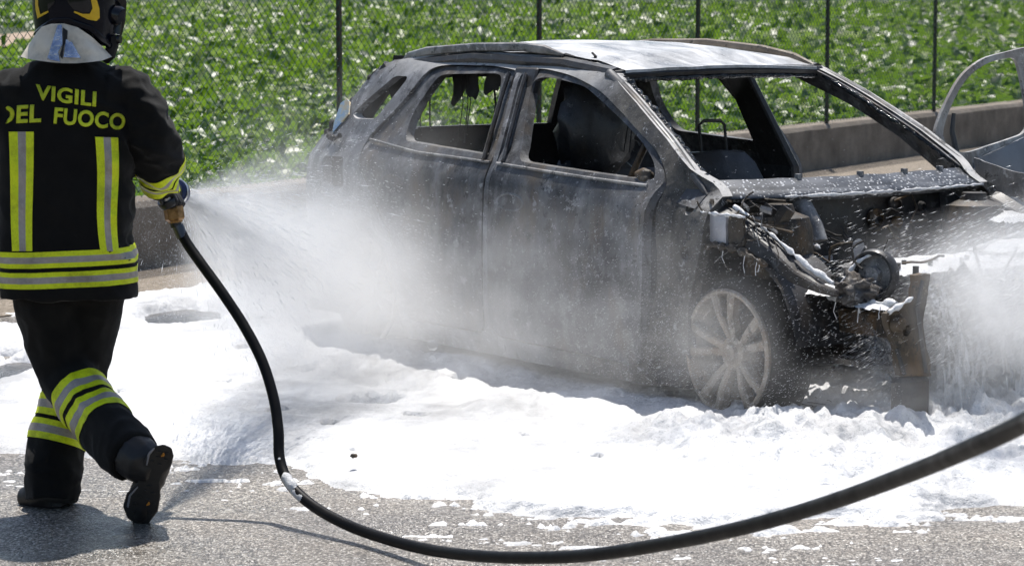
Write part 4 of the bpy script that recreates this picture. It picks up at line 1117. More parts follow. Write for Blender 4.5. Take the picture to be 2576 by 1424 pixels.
t = NT('flap_cloth'); p = t.oco()
c = t.ramp(t.noise(9, p, 6, .65), [(.28, (.36,.32,.25)), (.5, (.68,.61,.5)), (.75, (.84,.77,.64))])
t.bsdf(Base__Color=c, Roughness=.6, Normal=t.bump(t.noise(45, p, 5), .4, .005)); M['flap_cloth'] = t.m
t = NT('torn_foil'); p = t.oco()
t.bsdf(Base__Color=t.ramp(t.noise(30, p, 4), [(.35, (.25,.3,.42)), (.65, (.6,.64,.75))]), Roughness=.25, Metallic=.85, Normal=t.bump(t.noise(60, p, 5), .9, .01)); M['torn_foil'] = t.m
simple('boot_leather', (.012, .011, .011), .5, nscale=12, namp=.4, bump=.4, bscale=90)
simple('boot_sole', (.022, .021, .02), .7, nscale=25, namp=.5, bump=.5, bscale=70)
simple('sole_grey', (.22, .22, .24), .6)
simple('sole_orange', (.5, .2, .02), .6)
simple('glove', (.014, .013, .014), .75, bump=.6, bscale=80)

def remeshed(mb, voxel, smooth_it=6, factor=.5):
    me = mesh_from('tmp', mb.v, mb.f); o = bpy.data.objects.new('tmp', me); COL.objects.link(o)
    m = o.modifiers.new('r', 'REMESH'); m.mode = 'VOXEL'; m.voxel_size = voxel
    s_ = o.modifiers.new('s', 'SMOOTH'); s_.factor = factor; s_.iterations = smooth_it
    dg = bpy.context.evaluated_depsgraph_get()
    r = bpy.data.meshes.new_from_object(o.evaluated_get(dg))
    bpy.data.objects.remove(o); bpy.data.meshes.remove(me)
    return r
def displace(me, fn):
    n = len(me.vertices); co = np.empty(n * 3, np.float32); me.vertices.foreach_get('co', co); co = co.reshape(-1, 3)
    no = np.empty(n * 3, np.float32); me.vertices.foreach_get('normal', no); no = no.reshape(-1, 3)
    d = np.array([fn(Vector(map(float, c))) for c in co], np.float32)
    me.vertices.foreach_set('co', (co + no * d[:, None]).ravel()); me.update(); me.shade_smooth()
def bvh_of(me): return BVHTree.FromPolygons([v.co.copy() for v in me.vertices], [tuple(p.vertices) for p in me.polygons])
def ridge(p, s): return .5 - 2 * abs(mnoise.noise(Vector((p.x * s[0], p.y * s[1], p.z * s[2]))))

PERS = empty('person', PB)
tag(PERS, 'firefighter seen from behind in black turnout gear with yellow bands, hosing the car', 'person')

# jacket
def superring(c, a, b, n=40, e=2.6):
    o = []
    for k in range(n):
        t_ = 2 * math.pi * k / n; ct, st_ = math.cos(t_), math.sin(t_)
        o.append(c + Vector((a * math.copysign(abs(ct) ** (2 / e), ct), b * math.copysign(abs(st_) ** (2 / e), st_), 0)))
    return o
rings = []
for (v, uc, hwp, dep, e) in ((148,168,70,.075,2),(160,168,92,.09,2),(176,168,132,.11,2.2),(196,168,163,.125,2.4),(222,168,176,.14,2.6),(270,168,170,.15,2.8),(350,168,164,.155,3),(450,168,164,.155,3),(560,168,167,.16,3),(650,170,174,.165,3),(746,174,172,.168,3)):
    rings.append(superring(L(uc, v, 0), hwp / 750, dep, 40, e))
mb = MB(); vs = [p for rg in rings for p in rg]; fs = []
for i in range(len(rings) - 1):
    for k in range(40): fs.append((i*40+k, i*40+(k+1)%40, (i+1)*40+(k+1)%40, (i+1)*40+k))
fs += [tuple(range(40)), tuple(reversed([(len(rings)-1)*40+k for k in range(40)]))]
mb.add(vs, [tuple(reversed(f)) for f in fs])
def limb(mb, pts, n=16): mb.tube([L(u, v, dy) for u, v, dy, r in pts], [r for *_, r in pts], n)
limb(mb, [(285,228,0,.085),(325,240,0,.092),(354,288,-.01,.086),(374,340,-.01,.087),(388,385,.03,.084),(398,425,.09,.078),(408,458,.16,.070)])
limb(mb, [(55,228,0,.085),(12,240,0,.092),(-18,288,-.01,.086),(-36,340,0,.085),(-44,385,.05,.082),(-36,425,.12,.076),(-20,458,.2,.07)])
jac = remeshed(mb, .0085, 7)
def jfold(p):
    u = p.x
    arm = 1 if (p.x > .24 and p.z > .85) or p.x < -.2 else 0
    d = .007 * ridge(p, (5, 5, 3)) + .005 * ridge(p + Vector((3, 1, p.x)), (8, 8, 9)) + .003 * ridge(p + Vector((3, 1, 0)), (16, 12, 8))
    if arm: d += .022 * ridge(p + Vector((0, 0, p.x * .9)), (5, 4, 11)) + .008 * ridge(p, (13, 11, 22))
    if p.z > 1.28 and abs(p.x - .064) > .11: d += .014 * ridge(p + Vector((p.z * .8, 0, 0)), (11, 5, 9)) * min(1, (p.z - 1.28) / .06)
    if p.z < .75: d += .006 * math.sin(p.x * 26 + 1.0) * max(0, (.95 - p.z))
    return d
displace(jac, jfold)
jacket = obj('jacket', jac, M['turnout_cloth'], PERS)
jb = bvh_of(jac)
def hit_px(bvh, u, v, off=.003):
    d = ray(u, v).normalized(); o = Vector((0, 0, CAM_H)) - PB
    h, n, i, dist = bvh.ray_cast(o, d)
    if h is None: return None
    return h - d * off
def px_patch(name, fn, nu, nv, mat, parent, bvh, off=.003):
    """patch laid on a surface; fn(s, t) gives the frame point it is sewn at"""
    vs = []; idx = {}; fs = []
    for i in range(nu + 1):
        for j in range(nv + 1):
            h = hit_px(bvh, *fn(i / nu, j / nv), off)
            if h is not None: idx[(i, j)] = len(vs); vs.append(h)
    for i in range(nu):
        for j in range(nv):
            q = [(i, j), (i + 1, j), (i + 1, j + 1), (i, j + 1)]
            if all(k in idx for k in q): fs.append(tuple(idx[k] for k in q))
    n = len(vs); back = [v + Vector((0, .004, 0)) for v in vs]
    fs2 = [tuple(reversed([i + n for i in f])) for f in fs]
    return obj(name, mesh_from(name, vs + back, fs + fs2, True), mat, parent)
def lerp(a, b, t_): return a + (b - a) * t_
def wavy(v): return 4.5 * math.sin((v - 340) / 48.0)
def vstripe(uLt, uRt, uLb, uRb, vt, vb, slope, wave):
    for (a, b, mt) in ((0, .36, 'yellow_band'), (.36, .68, 'silver_band'), (.68, 1, 'yellow_band')):
        def fn(s, t_, a=a, b=b):
            v = lerp(vt, vb, t_); q = lerp(a, b, s)
            u = lerp(lerp(uLt, uRt, q), lerp(uLb, uRb, q), t_) + wave * math.sin((v - 330) / 46.0) * (.4 + t_)
            return u, v + slope * (q - .5)
        px_patch('reflective_band', fn, 5, 50, M[mt], jacket, jb)
vstripe(22, 85, 30, 81, 332, 632, 0, 0.8)
vstripe(239, 297, 251, 298, 346, 632, 2, 3.2)
def ring_patch(name, bvh, c0, c1, s0, s1, mat, parent, n=72, m=3, off=.0032, tiltfn=None, ref=Vector((0, -1, 0)), lim=1.45):
    """band sewn round a limb: rays cast from outside towards the axis c0-c1"""
    ax = (c1 - c0); ln = ax.length; ax.normalize()
    e1 = (ref - ax * ref.dot(ax)).normalized(); e2 = ax.cross(e1)
    dist = np.full((n, m + 1), np.nan); dirs = []
    for i in range(n):
        a = 2 * math.pi * i / n
        d = e1 * math.cos(a) + e2 * math.sin(a); dirs.append(d)
        for j in range(m + 1):
            c = c0 + ax * (lerp(s0, s1, j / m) + (tiltfn(a) if tiltfn else 0))
            h, nn, ii, dd = bvh.ray_cast(c, d, .5)
            if h is not None: dist[i, j] = dd
    med = np.nanmedian(dist); dist = np.where(np.isnan(dist) | (dist > med * lim) | (dist < med * .5), np.nan, dist)
    for j in range(m + 1):                            # bridge rays that met a neighbouring limb
        ok = np.where(~np.isnan(dist[:, j]))[0]
        dist[:, j] = np.interp(np.arange(n), np.concatenate([ok - n, ok, ok + n]), np.tile(dist[ok, j], 3))
    vs = []; fs = []
    for i in range(n):
        a = 2 * math.pi * i / n
        for j in range(m + 1):
            c = c0 + ax * (lerp(s0, s1, j / m) + (tiltfn(a) if tiltfn else 0)); vs.append(c + dirs[i] * (dist[i, j] + off))
    for i in range(n):
        for j in range(m):
            k = (i + 1) % n; fs.append((i * (m + 1) + j, i * (m + 1) + j + 1, k * (m + 1) + j + 1, k * (m + 1) + j))
    nv = len(vs); cc = (c0 + c1) / 2
    inner = [v - (v - (c0 + ax * (v - c0).dot(ax))).normalized() * .004 for v in vs]
    return obj(name, mesh_from(name, vs + inner, fs + [tuple(reversed([k + nv for k in f])) for f in fs], True), mat, parent)
# hem bands
zt = lambda v: L(170, v, -.16).z
ca, cb = L(172, 630, 0), L(173, 745, 0)
ca = Vector((L(172, 690, 0).x, 0, zt(628))); cb = Vector((ca.x, 0, zt(728)))
px = 1 / 757.0
for (v0, v1, mt) in ((4,17,'yellow_band'),(17,33,'silver_band'),(33,45,'yellow_band'),(56,68,'yellow_band'),(68,84,'silver_band'),(84,97,'yellow_band')):
    ring_patch('reflective_band', jb, ca, cb, v0 * px, v1 * px, M[mt], jacket, 110, 2, tiltfn=lambda a: .008 * math.sin(a) - .0, lim=2.2)
# cuff bands
ca, cb = L(390, 398, .045), L(407, 458, .155)
cl = (cb - ca).length
for (a, b, mt) in ((.12,.28,'yellow_band'),(.28,.38,'silver_band'),(.38,.50,'yellow_band'),(.56,.68,'yellow_band'),(.68,.78,'silver_band'),(.78,.96,'yellow_band')):
    ring_patch('reflective_band', jb, ca, cb, a * cl, b * cl, M[mt], jacket, 60, 2)
# lettering on the back
def text_mesh(s, size):
    cu = bpy.data.curves.new('t', 'FONT'); cu.body = s; cu.size = size; cu.offset = size * .034; cu.resolution_u = 4; cu.space_character = 1.06
    o = bpy.data.objects.new('t', cu); COL.objects.link(o)
    me = bpy.data.meshes.new_from_object(o.evaluated_get(bpy.context.evaluated_depsgraph_get()))
    bpy.data.objects.remove(o)
    bm = bmesh.new(); bm.from_mesh(me)
    bmesh.ops.triangulate(bm, faces=bm.faces)
    for _ in range(4):
        es = [e for e in bm.edges if e.calc_length() > size * .16]
        if not es: break
        bmesh.ops.subdivide_edges(bm, edges=es, cuts=1); bmesh.ops.triangulate(bm, faces=bm.faces)
    return bm
def lettering(s, q00, q10, q01, cut=None):
    """q00 baseline left, q10 baseline right, q01 top left, in frame px"""
    bm = text_mesh(s, 1.0)
    xs = [v.co.x for v in bm.verts]; ys = [v.co.y for v in bm.verts]; x0, x1, y0, y1 = min(xs), max(xs), min(ys), max(ys)
    dead = []
    for v in bm.verts:
        a = (v.co.x - x0) / (x1 - x0); b = (v.co.y - y0) / (y1 - y0)
        u = q00[0] + (q10[0] - q00[0]) * a + (q01[0] - q00[0]) * b; w = q00[1] + (q10[1] - q00[1]) * a + (q01[1] - q00[1]) * b
        h = hit_px(jb, u, w, .0035)
        if h is None or (cut and u < cut): dead.append(v); continue
        v.co = h
    bmesh.ops.delete(bm, geom=dead, context='VERTS')
    r = bmesh.ops.extrude_face_region(bm, geom=list(bm.faces))
    for e in r['geom']:
        if isinstance(e, bmesh.types.BMVert): e.co.y += .003
    me = bpy.data.meshes.new('lettering'); bm.to_mesh(me); bm.free()
    return obj('lettering', me, M['yellow_print'], jacket)
tag(lettering('VIGILI', (88,251), (241,270), (90,212)), 'yellow printed word VIGILI')
tag(lettering('DEL', (-8,313), (103,308), (-6,268), cut=13), 'yellow printed word DEL, its first letter half hidden by the sleeve fold')
tag(lettering('FUOCO', (134,312), (313,329), (138,270)), 'yellow printed word FUOCO')

# trousers
mb = MB()
limb(mb, [(125,715,0,.13),(130,760,.0,.125),(136,800,.02,.118),(150,880,.04,.106),(172,945,.03,.098),(212,1012,-.06,.097),(262,1072,-.17,.096),(308,1122,-.27,.096),(338,1150,-.33,.09)], 18)
limb(mb, [(235,715,.02,.115),(228,760,.03,.108),(222,820,.07,.1),(208,890,.1,.096),(185,970,.12,.097),(158,1050,.1,.096),(140,1130,.06,.098),(132,1200,.02,.098),(130,1262,.0,.097)], 18)
mb.tube([L(120,715,0), L(240,715,.02)], .12, 16)
tro = remeshed(mb, .0085, 7)
def tfold(p):
    d = .010 * ridge(p + Vector((0, 0, p.x * .8)), (6, 5, 6)) + .005 * ridge(p, (15, 12, 11))
    d += .006 * ridge(p + Vector((1, 0, p.x)), (4, 4, 14)) * math.exp(-((p.z - .40) / .12) ** 2)
    if p.z < .15: d += .005 * ridge(p, (8, 8, 20))
    return d
displace(tro, tfold)
trousers = obj('trousers', tro, M['turnout_cloth'], PERS)
tbv = bvh_of(tro)
ca, cb = L(205, 995, -.045), L(285, 1096, -.215); cl = (cb - ca).length
for (a, b, mt) in ((-.08,.06,'yellow_band'),(.06,.2,'silver_band'),(.2,.31,'yellow_band'),(.40,.52,'yellow_band'),(.52,.66,'silver_band'),(.66,.79,'yellow_band')):
    ring_patch('reflective_band', tbv, ca, cb, a * cl, b * cl, M[mt], trousers, 64, 2)
ca, cb = L(172, 1005, .112), L(143, 1115, .067); cl = (cb - ca).length
for (a, b, mt) in ((0,.15,'yellow_band'),(.15,.33,'silver_band'),(.33,.48,'yellow_band'),(.57,.70,'yellow_band'),(.70,.87,'silver_band'),(.87,1.02,'yellow_band')):
    ring_patch('reflective_band', tbv, ca, cb, a * cl, b * cl, M[mt], trousers, 64, 2)

# boots
def foot_boot(mb_pts, name, voxel=.007):
    mb = MB()
    for pts in mb_pts: mb.tube([p for p, r in pts], [r for p, r in pts], 16)
    me = remeshed(mb, voxel, 5); displace(me, lambda p: .003 * ridge(p, (18, 18, 22)))
    return obj(name, me, M['boot_leather'], PERS)
sb = foot_boot([[(L(132,1200,.02), .07), (L(132,1235,.02), .07), (L(128,1258,.02), (.055,.062))], [(L(150,1256,.0), (.045,.05)), (L(118,1250,.03), (.055,.055)), (L(85,1247,.06), (.05,.055)), (L(62,1250,.08), (.034,.045))]], 'boot')
mb = MB()
o1 = [(158,1263,-.03),(130,1268,-.035),(95,1266,-.0),(60,1262,.03),(44,1250,.08),(52,1240,.13),(90,1243,.12),(140,1250,.08)]
vs = []
for u, v, dy in o1:
    q = L(u, v, dy); vs.append(Vector((q.x, q.y, .0)))
cxy = sum(vs, Vector()) / len(vs)
MB().prism([(p.x, p.y) for p in vs], 'z', .002, .028).build('sole', M['boot_sole'], sb, bevel=.006)
# raised boot, sole towards the camera
def fdy(v): return lerp(-.45, -.285, (v - 1130) / 190)
def F3(u, v, d): return L(u, v, fdy(v) + d)
rb = foot_boot([[(L(330,1140,-.32), .078), (L(358,1160,-.35), .075), (F3(385,1172,.065), .062)], [(F3(402,1150,.06), (.045,.04)), (F3(390,1185,.065), (.05,.045)), (F3(368,1225,.07), (.05,.048)), (F3(350,1270,.055), (.055,.042)), (F3(345,1298,.045), (.045,.03))]], 'boot')
SO = [(372,1140),(388,1122),(412,1117),(432,1126),(437,1146),(430,1174),(410,1192),(402,1215),(404,1248),(397,1285),(374,1316),(347,1322),(320,1302),(309,1272),(319,1240),(345,1214),(358,1186),(362,1160)]
def plate(name, outl, d0, d1, mat, parent):
    n = len(outl); vs = [F3(u, v, d0) for u, v in outl] + [F3(u, v, d1) for u, v in outl]
    fs = [tuple(range(n)), tuple(reversed(range(n, 2 * n)))] + [(i, i + n, (i + 1) % n + n, (i + 1) % n) for i in range(n)]
    return MB().add(vs, fs).build(name, mat, parent, bevel=.004)
so = plate('sole', SO, 0, .034, M['boot_sole'], rb)
def sub(outl, k, du=0, dv=0):
    cu = sum(p[0] for p in outl) / len(outl); cv = sum(p[1] for p in outl) / len(outl)
    return [(cu + (u - cu) * k + du, cv + (v - cv) * k + dv) for u, v in outl]
for (u, v, w, h) in [(400,1136,13,6),(420,1140,9,6),(398,1150,12,5),(418,1156,10,5),(402,1168,11,5),(384,1160,8,6),(378,1222,14,5),(366,1234,9,5),(386,1240,12,5),(352,1248,10,6),(372,1256,12,5),(388,1266,8,6),(340,1266,10,6),(358,1278,11,5),(376,1288,9,6),(336,1288,9,6),(354,1302,11,6)]:
    plate('tread_lug', [(u - w * .5, v - h * .5 - 1), (u + w * .5, v - h * .5 + 1), (u + w * .5, v + h * .5 + 1), (u - w * .5, v + h * .5 - 1)], -.006, .002, M['boot_sole'], so)
for (u, v) in ((408,1143),(371,1266)):
    plate('tread_mark', [(u - 5, v + 6), (u + 4, v - 7), (u + 7, v + 4)], -.007, .002, M['sole_orange'], so)
plate('sole_edge', [(366,1170),(372,1140),(388,1124),(391,1128),(378,1144),(371,1172)], -.003, .02, M['sole_grey'], so)
plate('sole_edge', [(318,1275),(324,1245),(346,1222),(349,1225),(330,1247),(324,1277)], -.003, .02, M['sole_grey'], so)

# helmet
HC = L(190, -8, .02); ha, hb, hc = .143, .165, .168
vs = []; fs = []; na, nt_ = 64, 22
def rimv(a):                                          # rim height for a direction seen from the helmet centre
    sx = math.sin(a)                                  # -1 left .. 1 right, a=0 faces the camera
    if math.cos(a) > -.2: v = np.interp(sx, [-1,-.75,-.35,0,.5,.85,1], [92,78,54,52,72,108,122])
    else: v = 110
    return v
def hpt(a, z):
    r = math.sqrt(max(.0, 1 - (z / hc) ** 2)) ** .75 if z > 0 else (1 - .12 * (z / hc) ** 2)
    return HC + Vector((math.sin(a) * ha * r, -math.cos(a) * hb * r, z))
for i in range(na):
    a = 2 * math.pi * i / na
    zb = L(190, rimv(a), -.14 * math.cos(a)).z - HC.z
    for j in range(nt_ + 1):
        q = j / nt_; z = zb + (hc * .999 - zb) * math.sin(q * math.pi / 2)
        vs.append(hpt(a, z))
for i in range(na):
    for j in range(nt_): fs.append((i*(nt_+1)+j, ((i+1)%na)*(nt_+1)+j, ((i+1)%na)*(nt_+1)+j+1, i*(nt_+1)+j+1))
mb = MB().add(vs, fs); helm = mb.build('helmet', M['helmet_shell'], PERS, smooth=True, sharp=70)
hbv = bvh_of(helm.data)
rimp = [vs[i * (nt_ + 1)] for i in range(na)]
MB().tube(rimp + rimp[:2], [(.011,.007)] * (na + 2), 8, cap=False).build('helmet_rim', M['helmet_shell'], helm, smooth=True)
def px_poly(name, poly, mat, parent, bvh, off, step=5, push=.004):
    poly = resample(poly, step); co = [Vector(p) for p in poly]; ed = [(i, (i + 1) % len(co)) for i in range(len(co))]
    us = [p[0] for p in poly]; vv = [p[1] for p in poly]; u = min(us) + step / 2
    while u < max(us):
        v = min(vv) + step / 2
        while v < max(vv):
            if inpoly((u, v), poly): co.append(Vector((u, v)))
            v += step
        u += step
    V2, _, Fc, *_r = delaunay_2d_cdt(co, ed, [], 0, 1e-4); vs = []; ok = {}
    for i, q in enumerate(V2):
        h = hit_px(bvh, q.x, q.y, off)
        if h is not None: ok[i] = len(vs); vs.append(h)
    fs = [tuple(ok[i] for i in f) for f in Fc if all(i in ok for i in f) and inpoly(sum((V2[i] for i in f), Vector((0, 0))) / len(f), poly)]
    n = len(vs)
    return obj(name, mesh_from(name, vs + [v + Vector((0, push, 0)) for v in vs], fs + [tuple(reversed([i + n for i in f])) for f in fs], True), mat, parent)
px_poly('helmet_decal', [(86,-60),(98,-60),(95,-20),(96,14),(101,37),(121,28),(122,32),(94,48),(89,24),(87,-20)], M['helmet_yellow'], helm, hbv, .003, 4)
px_poly('helmet_decal', [(205,-60),(222,-45),(240,-10),(250,22),(251,46),(243,54),(221,50),(185,32),(188,29),(208,36),(226,36),(233,22),(226,-12),(205,-45)], M['helmet_yellow'], helm, hbv, .003, 4)
px_poly('rear_visor_panel', [(103,-60),(140,-60),(141,-10),(136,10),(122,25),(104,32),(99,14),(99,-20)], M['helmet_visor'], helm, hbv, .002, 5)
px_poly('rear_visor_panel', [(165,-60),(205,-55),(225,-12),(231,20),(226,33),(208,33),(186,26),(172,10),(166,-15)], M['helmet_visor'], helm, hbv, .002, 5)
for a0_, zz in ((1.35, -.06),):
    q = hpt(a0_, zz); d = (q - HC).normalized()
    MB().lathe([(0,.022),(.03,.022),(.034,.012),(.034,-.005)], q, d, 20).build('visor_pivot', M['helmet_visor'], helm, smooth=True)
    MB().lathe([(0,.03),(.014,.03),(.016,.02)], L(283,100,-.02), (1,-.3,0), 14).build('strap_buckle', M['helmet_visor'], helm, smooth=True)
mb = MB(); mb.tube([L(281,92,-.02), L(284,112,-.015), L(276,138,-.02), L(262,150,.0)], [(.012,.02)] * 4, 8); mb.build('chin_strap', M['glove'], helm, smooth=True)
mb = MB(); mb.tube([L(287,-30,-.0), L(296,10,.02), L(293,50,.02), L(284,85,.01)], [(.01,.03)] * 4, 8); mb.build('visor_edge', M['helmet_visor'], helm, smooth=True)
# head and neck inside
mb = MB(); mb.tube([L(178,170,.0), L(180,110,.0), L(186,60,.01), L(190,0,.02), L(190,-40,.02)], [.065,.065,.085,.095,.06], 16)
head = remeshed(mb, .012, 4); head.shade_smooth()
obj('head_hood', head, M['turnout_cloth'], PERS)
# neck flap
top = [(86,92),(92,82),(105,68),(128,61),(160,60),(195,70),(228,92),(252,114),(264,126)]
bot = [(52,143),(70,149),(95,153),(125,157),(158,160),(195,160),(228,157),(258,153),(281,144)]
vs = []; fs = []; nu, nv = 40, 10
for i in range(nu + 1):
    s_ = i / nu; k = s_ * 8; k0 = min(int(k), 7); f_ = k - k0
    for j in range(nv + 1):
        q = j / nv
        u = lerp(lerp(top[k0][0], top[k0+1][0], f_), lerp(bot[k0][0], bot[k0+1][0], f_), q)
        v = lerp(lerp(top[k0][1], top[k0+1][1], f_), lerp(bot[k0][1], bot[k0+1][1], f_), q)
        dy = lerp(-.145, -.19, q) * math.sin(math.pi * (.08 + .84 * s_)) ** .7 + .008 * mnoise.noise(Vector((s_ * 7, q * 3, 0)))
        vs.append(L(u, v, dy))
for i in range(nu):
    for j in range(nv): a = i*(nv+1)+j; fs.append((a, a+1, a+nv+2, a+nv+1))
n_ = len(vs); vs2 = vs + [v + Vector((0,.006,0)) for v in vs]; fs2 = fs + [tuple(reversed([q + n_ for q in f])) for f in fs]
for i in range(nu): a = i*(nv+1)+nv; fs2.append((a, a+n_, a+n_+nv+1, a+nv+1))
flap = obj('neck_flap', mesh_from('neck_flap', vs2, fs2, True, 60), M['flap_cloth'], helm)
fbv = bvh_of(flap.data)
px_poly('torn_foil', [(145,64),(155,63),(157,112),(146,132),(151,156),(118,150),(133,102)], M['torn_foil'], flap, fbv, .006, 5)
px_poly('torn_foil', [(166,100),(180,106),(203,147),(160,145)], M['torn_foil'], flap, fbv, .006, 5)
px_poly('foil_tear', [(158,70),(170,78),(169,98),(161,118),(157,150),(150,140),(158,112)], M['glove'], flap, fbv, .003, 5)

# gloved right hand on the nozzle grip: palm, four curled fingers, thumb
HW = L(420, 478, .19)
mb = MB()
mb.tube([L(411,462,.165), L(418,478,.195), L(425,494,.215)], [(.034,.03),(.042,.028),(.04,.026)], 12)
nozd = Vector((.165, .967, -.19)).normalized()
for k, (du, ln, r) in enumerate(((0,.95,.0105),(1,1.0,.011),(2,.97,.0105),(3,.82,.0095))):
    b0 = L(426,490,.20) + nozd * (.012 + .022 * (3 - k) - .03)
    sx = Vector((1, -.17, 0)).normalized(); up = Vector((0, 0, 1))
    mb.tube([b0 - sx * .012 + up * .004, b0 + sx * .022 * ln - up * .004, b0 + sx * .036 * ln - up * .026, b0 + sx * .022 * ln - up * .046, b0 - up * .05], [r, r, r * .97, r * .92, r * .85], 10)
mb.tube([L(415,480,.19), L(404,489,.18), L(402,500,.18), L(410,507,.185)], [.014,.0135,.012,.010], 10)
gl = remeshed(mb, .0032, 4); gl.shade_smooth(); obj('glove', gl, M['glove'], PERS)

# left hand, relaxed, mostly beyond the frame
mb = MB(); l0 = L(-20,458,.2); mb.tube([l0, l0 + Vector((.02,.05,-.03)), l0 + Vector((.035,.10,-.05))], [(.034,.03),(.042,.024),(.04,.022)], 12)
for k, ln in enumerate((.85,1.0,.97,.8)):
    b0 = l0 + Vector((.012 + .004 * k, .09, -.03 - .021 * k + .012))
    mb.tube([b0, b0 + Vector((.012,.045*ln,-.004)), b0 + Vector((.034,.066*ln,-.012)), b0 + Vector((.05,.06*ln,-.02))], [.0105,.0105,.0098,.0088], 10)
b0 = l0 + Vector((.03,.05,-.005)); mb.tube([b0, b0 + Vector((.035,.02,.012)), b0 + Vector((.055,.045,.008))], [.0135,.0125,.0105], 10)
gl = remeshed(mb, .0035, 4); gl.shade_smooth(); obj('glove', gl, M['glove'], PERS)

# ================================================================== nozzle and hose
simple('nozzle_black', (.012, .013, .017), .3, nscale=30, namp=.4)
simple('nozzle_blue', (.02, .03, .11), .3)
simple('ferrule_steel', (.1, .1, .105), .35, .8)
simple('nozzle_metal', (.55, .56, .58), .28, .9)
t = NT('old_brass'); p = t.oco()
t.bsdf(Base__Color=t.ramp(t.noise(40, p, 5), [(.35, (.16,.085,.03)), (.65, (.4,.23,.09))]), Roughness=.45, Metallic=.7); M['old_brass'] = t.m
t = NT('hose_rubber'); p = t.pos()
c = t.ramp(t.noise(3.5, p, 6), [(.35, (.006,.006,.007)), (.62, (.011,.0105,.0105)), (.75, (.024,.022,.02))])
b = t.bsdf(Base__Color=c, Roughness=t.ramp(t.noise(14, p, 4), [(.3, .34), (.7, .5)]), Normal=t.bump(t.noise(160, p, 3), .3, .001)); b.inputs['Specular IOR Level'].default_value = .1; M['hose_rubber'] = t.m

NB = L(437, 520, .2)
NOZ = empty('fire_nozzle', PB + NB)
tag(NOZ, 'black fire nozzle with brass coupling held in the firefighter\'s right hand', 'nozzle')
n0 = L(404, 469, .15) - NB
mb = MB(); mb.lathe([(0,-.01),(.022,-.01),(.026,.0),(.026,.05),(.03,.055),(.03,.12),(.034,.13),(.034,.165)], n0, nozd, 24); mb.build('barrel', M['nozzle_black'], NOZ, smooth=True, sharp=30)
mb = MB(); mb.lathe([(.034,.15),(.044,.155),(.047,.17),(.047,.20),(.043,.21),(.030,.205),(.026,.17)], n0, nozd, 28); mb.build('spray_head', M['nozzle_blue'], NOZ, smooth=True, sharp=30)
mb = MB(); mb.lathe([(.048,.16),(.050,.165),(.050,.172),(.048,.176)], n0, nozd, 28); mb.build('head_ring', M['nozzle_metal'], NOZ, smooth=True)
elb = [n0 + nozd * .04, L(421,506,.19) - NB, L(431,524,.2) - NB]
MB().tube(elb, [.024,.022,.021], 14).build('elbow', M['nozzle_metal'], NOZ, smooth=True)
mb = MB(); cc = L(424,509,.175) - NB; ax = (elb[2] - elb[1]).normalized()
mb.lathe([(.034,-.012),(.036,-.006),(.036,.006),(.034,.012),(.022,.012),(.022,-.012)], elb[1] + ax * .004, ax, 24, True); mb.build('swivel_ring', M['nozzle_black'], NOZ, smooth=True, sharp=30)
MB().tube([L(402,496,.16) - NB, L(405,507,.16) - NB, L(414,517,.175) - NB, L(424,520,.19) - NB], [(.012,.008),(.011,.008),(.010,.008),(.008,.006)], 10).build('valve_lever', M['nozzle_black'], NOZ, smooth=True)
h0, h1 = L(436,524,.2) - NB, L(441,556,.2) - NB; hx = (h1 - h0).normalized()
mb = MB(); mb.lathe([(.021,-.010),(.032,-.004),(.035,.0),(.035,.036),(.032,.040),(.026,.043),(.025,.050)], h0, hx, 6); mb.build('hex_coupling', M['old_brass'], NOZ, bevel=.0015)
MB().tube([h0 + hx * .045, h0 + hx * .066], .0205, 20).build('coupling_neck', M['nozzle_black'], NOZ, smooth=True)
MB().tube([L(446,568,.2) - NB, L(450,577,.2) - NB, L(460,600,.19) - NB], [.0205,.0215,.0205], 20).build('ferrule', M['ferrule_steel'], NOZ, smooth=True)

def catmull(P, m):
    P = [P[0] * 2 - P[1]] + list(P) + [P[-1] * 2 - P[-2]]; o = []
    for i in range(1, len(P) - 2):
        for k in range(m):
            t_ = k / m; a, b, c, d = P[i-1], P[i], P[i+1], P[i+2]
            o.append(.5 * ((2*b) + (c - a) * t_ + (2*a - 5*b + 4*c - d) * t_**2 + (3*b - a - 3*c + d) * t_**3))
    o.append(P[-2]); return o
hose_px = [(452,578,PY+.2),(470,612,9.38),(505,662,9.34),(560,738,9.28),(615,822,9.22),(660,910,9.15),(688,1000,9.08),(700,1080,9.02),(703,1150,8.97),(722,1205,8.91),(762,1252,8.82),(830,1298,8.70),(920,1338,8.55),(1050,1376,8.30),(1180,1396,8.02),(1320,1402,7.72),(1480,1396,7.38),(1680,1366,6.95),(1880,1324,6.5),(2080,1266,6.05),(2280,1194,5.55),(2440,1128,5.1),(2580,1062,4.75),(2760,960,4.35)]
hp = catmull([at(u, v, Y) for u, v, Y in hose_px] + [Vector(q) for q in ((1.45,3.85,1.72),(2.1,3.6,1.5),(2.9,3.4,.95),(3.8,3.3,.35),(4.8,3.25,.03),(6.5,3.2,.02))], 14)
hb0 = Vector((at(1180,1396,8.02).x, 8.02, 0))
mb = MB(); mb.tube([p - hb0 for p in hp], [.0182 * (1 + .012 * mnoise.noise(p * 9)) for p in hp], 20)
hose = mb.build('fire_hose', M['hose_rubber'], None, smooth=True); hose.location = hb0
tag(hose, 'black rubber fire hose looping from the nozzle across the foreground', 'hose')
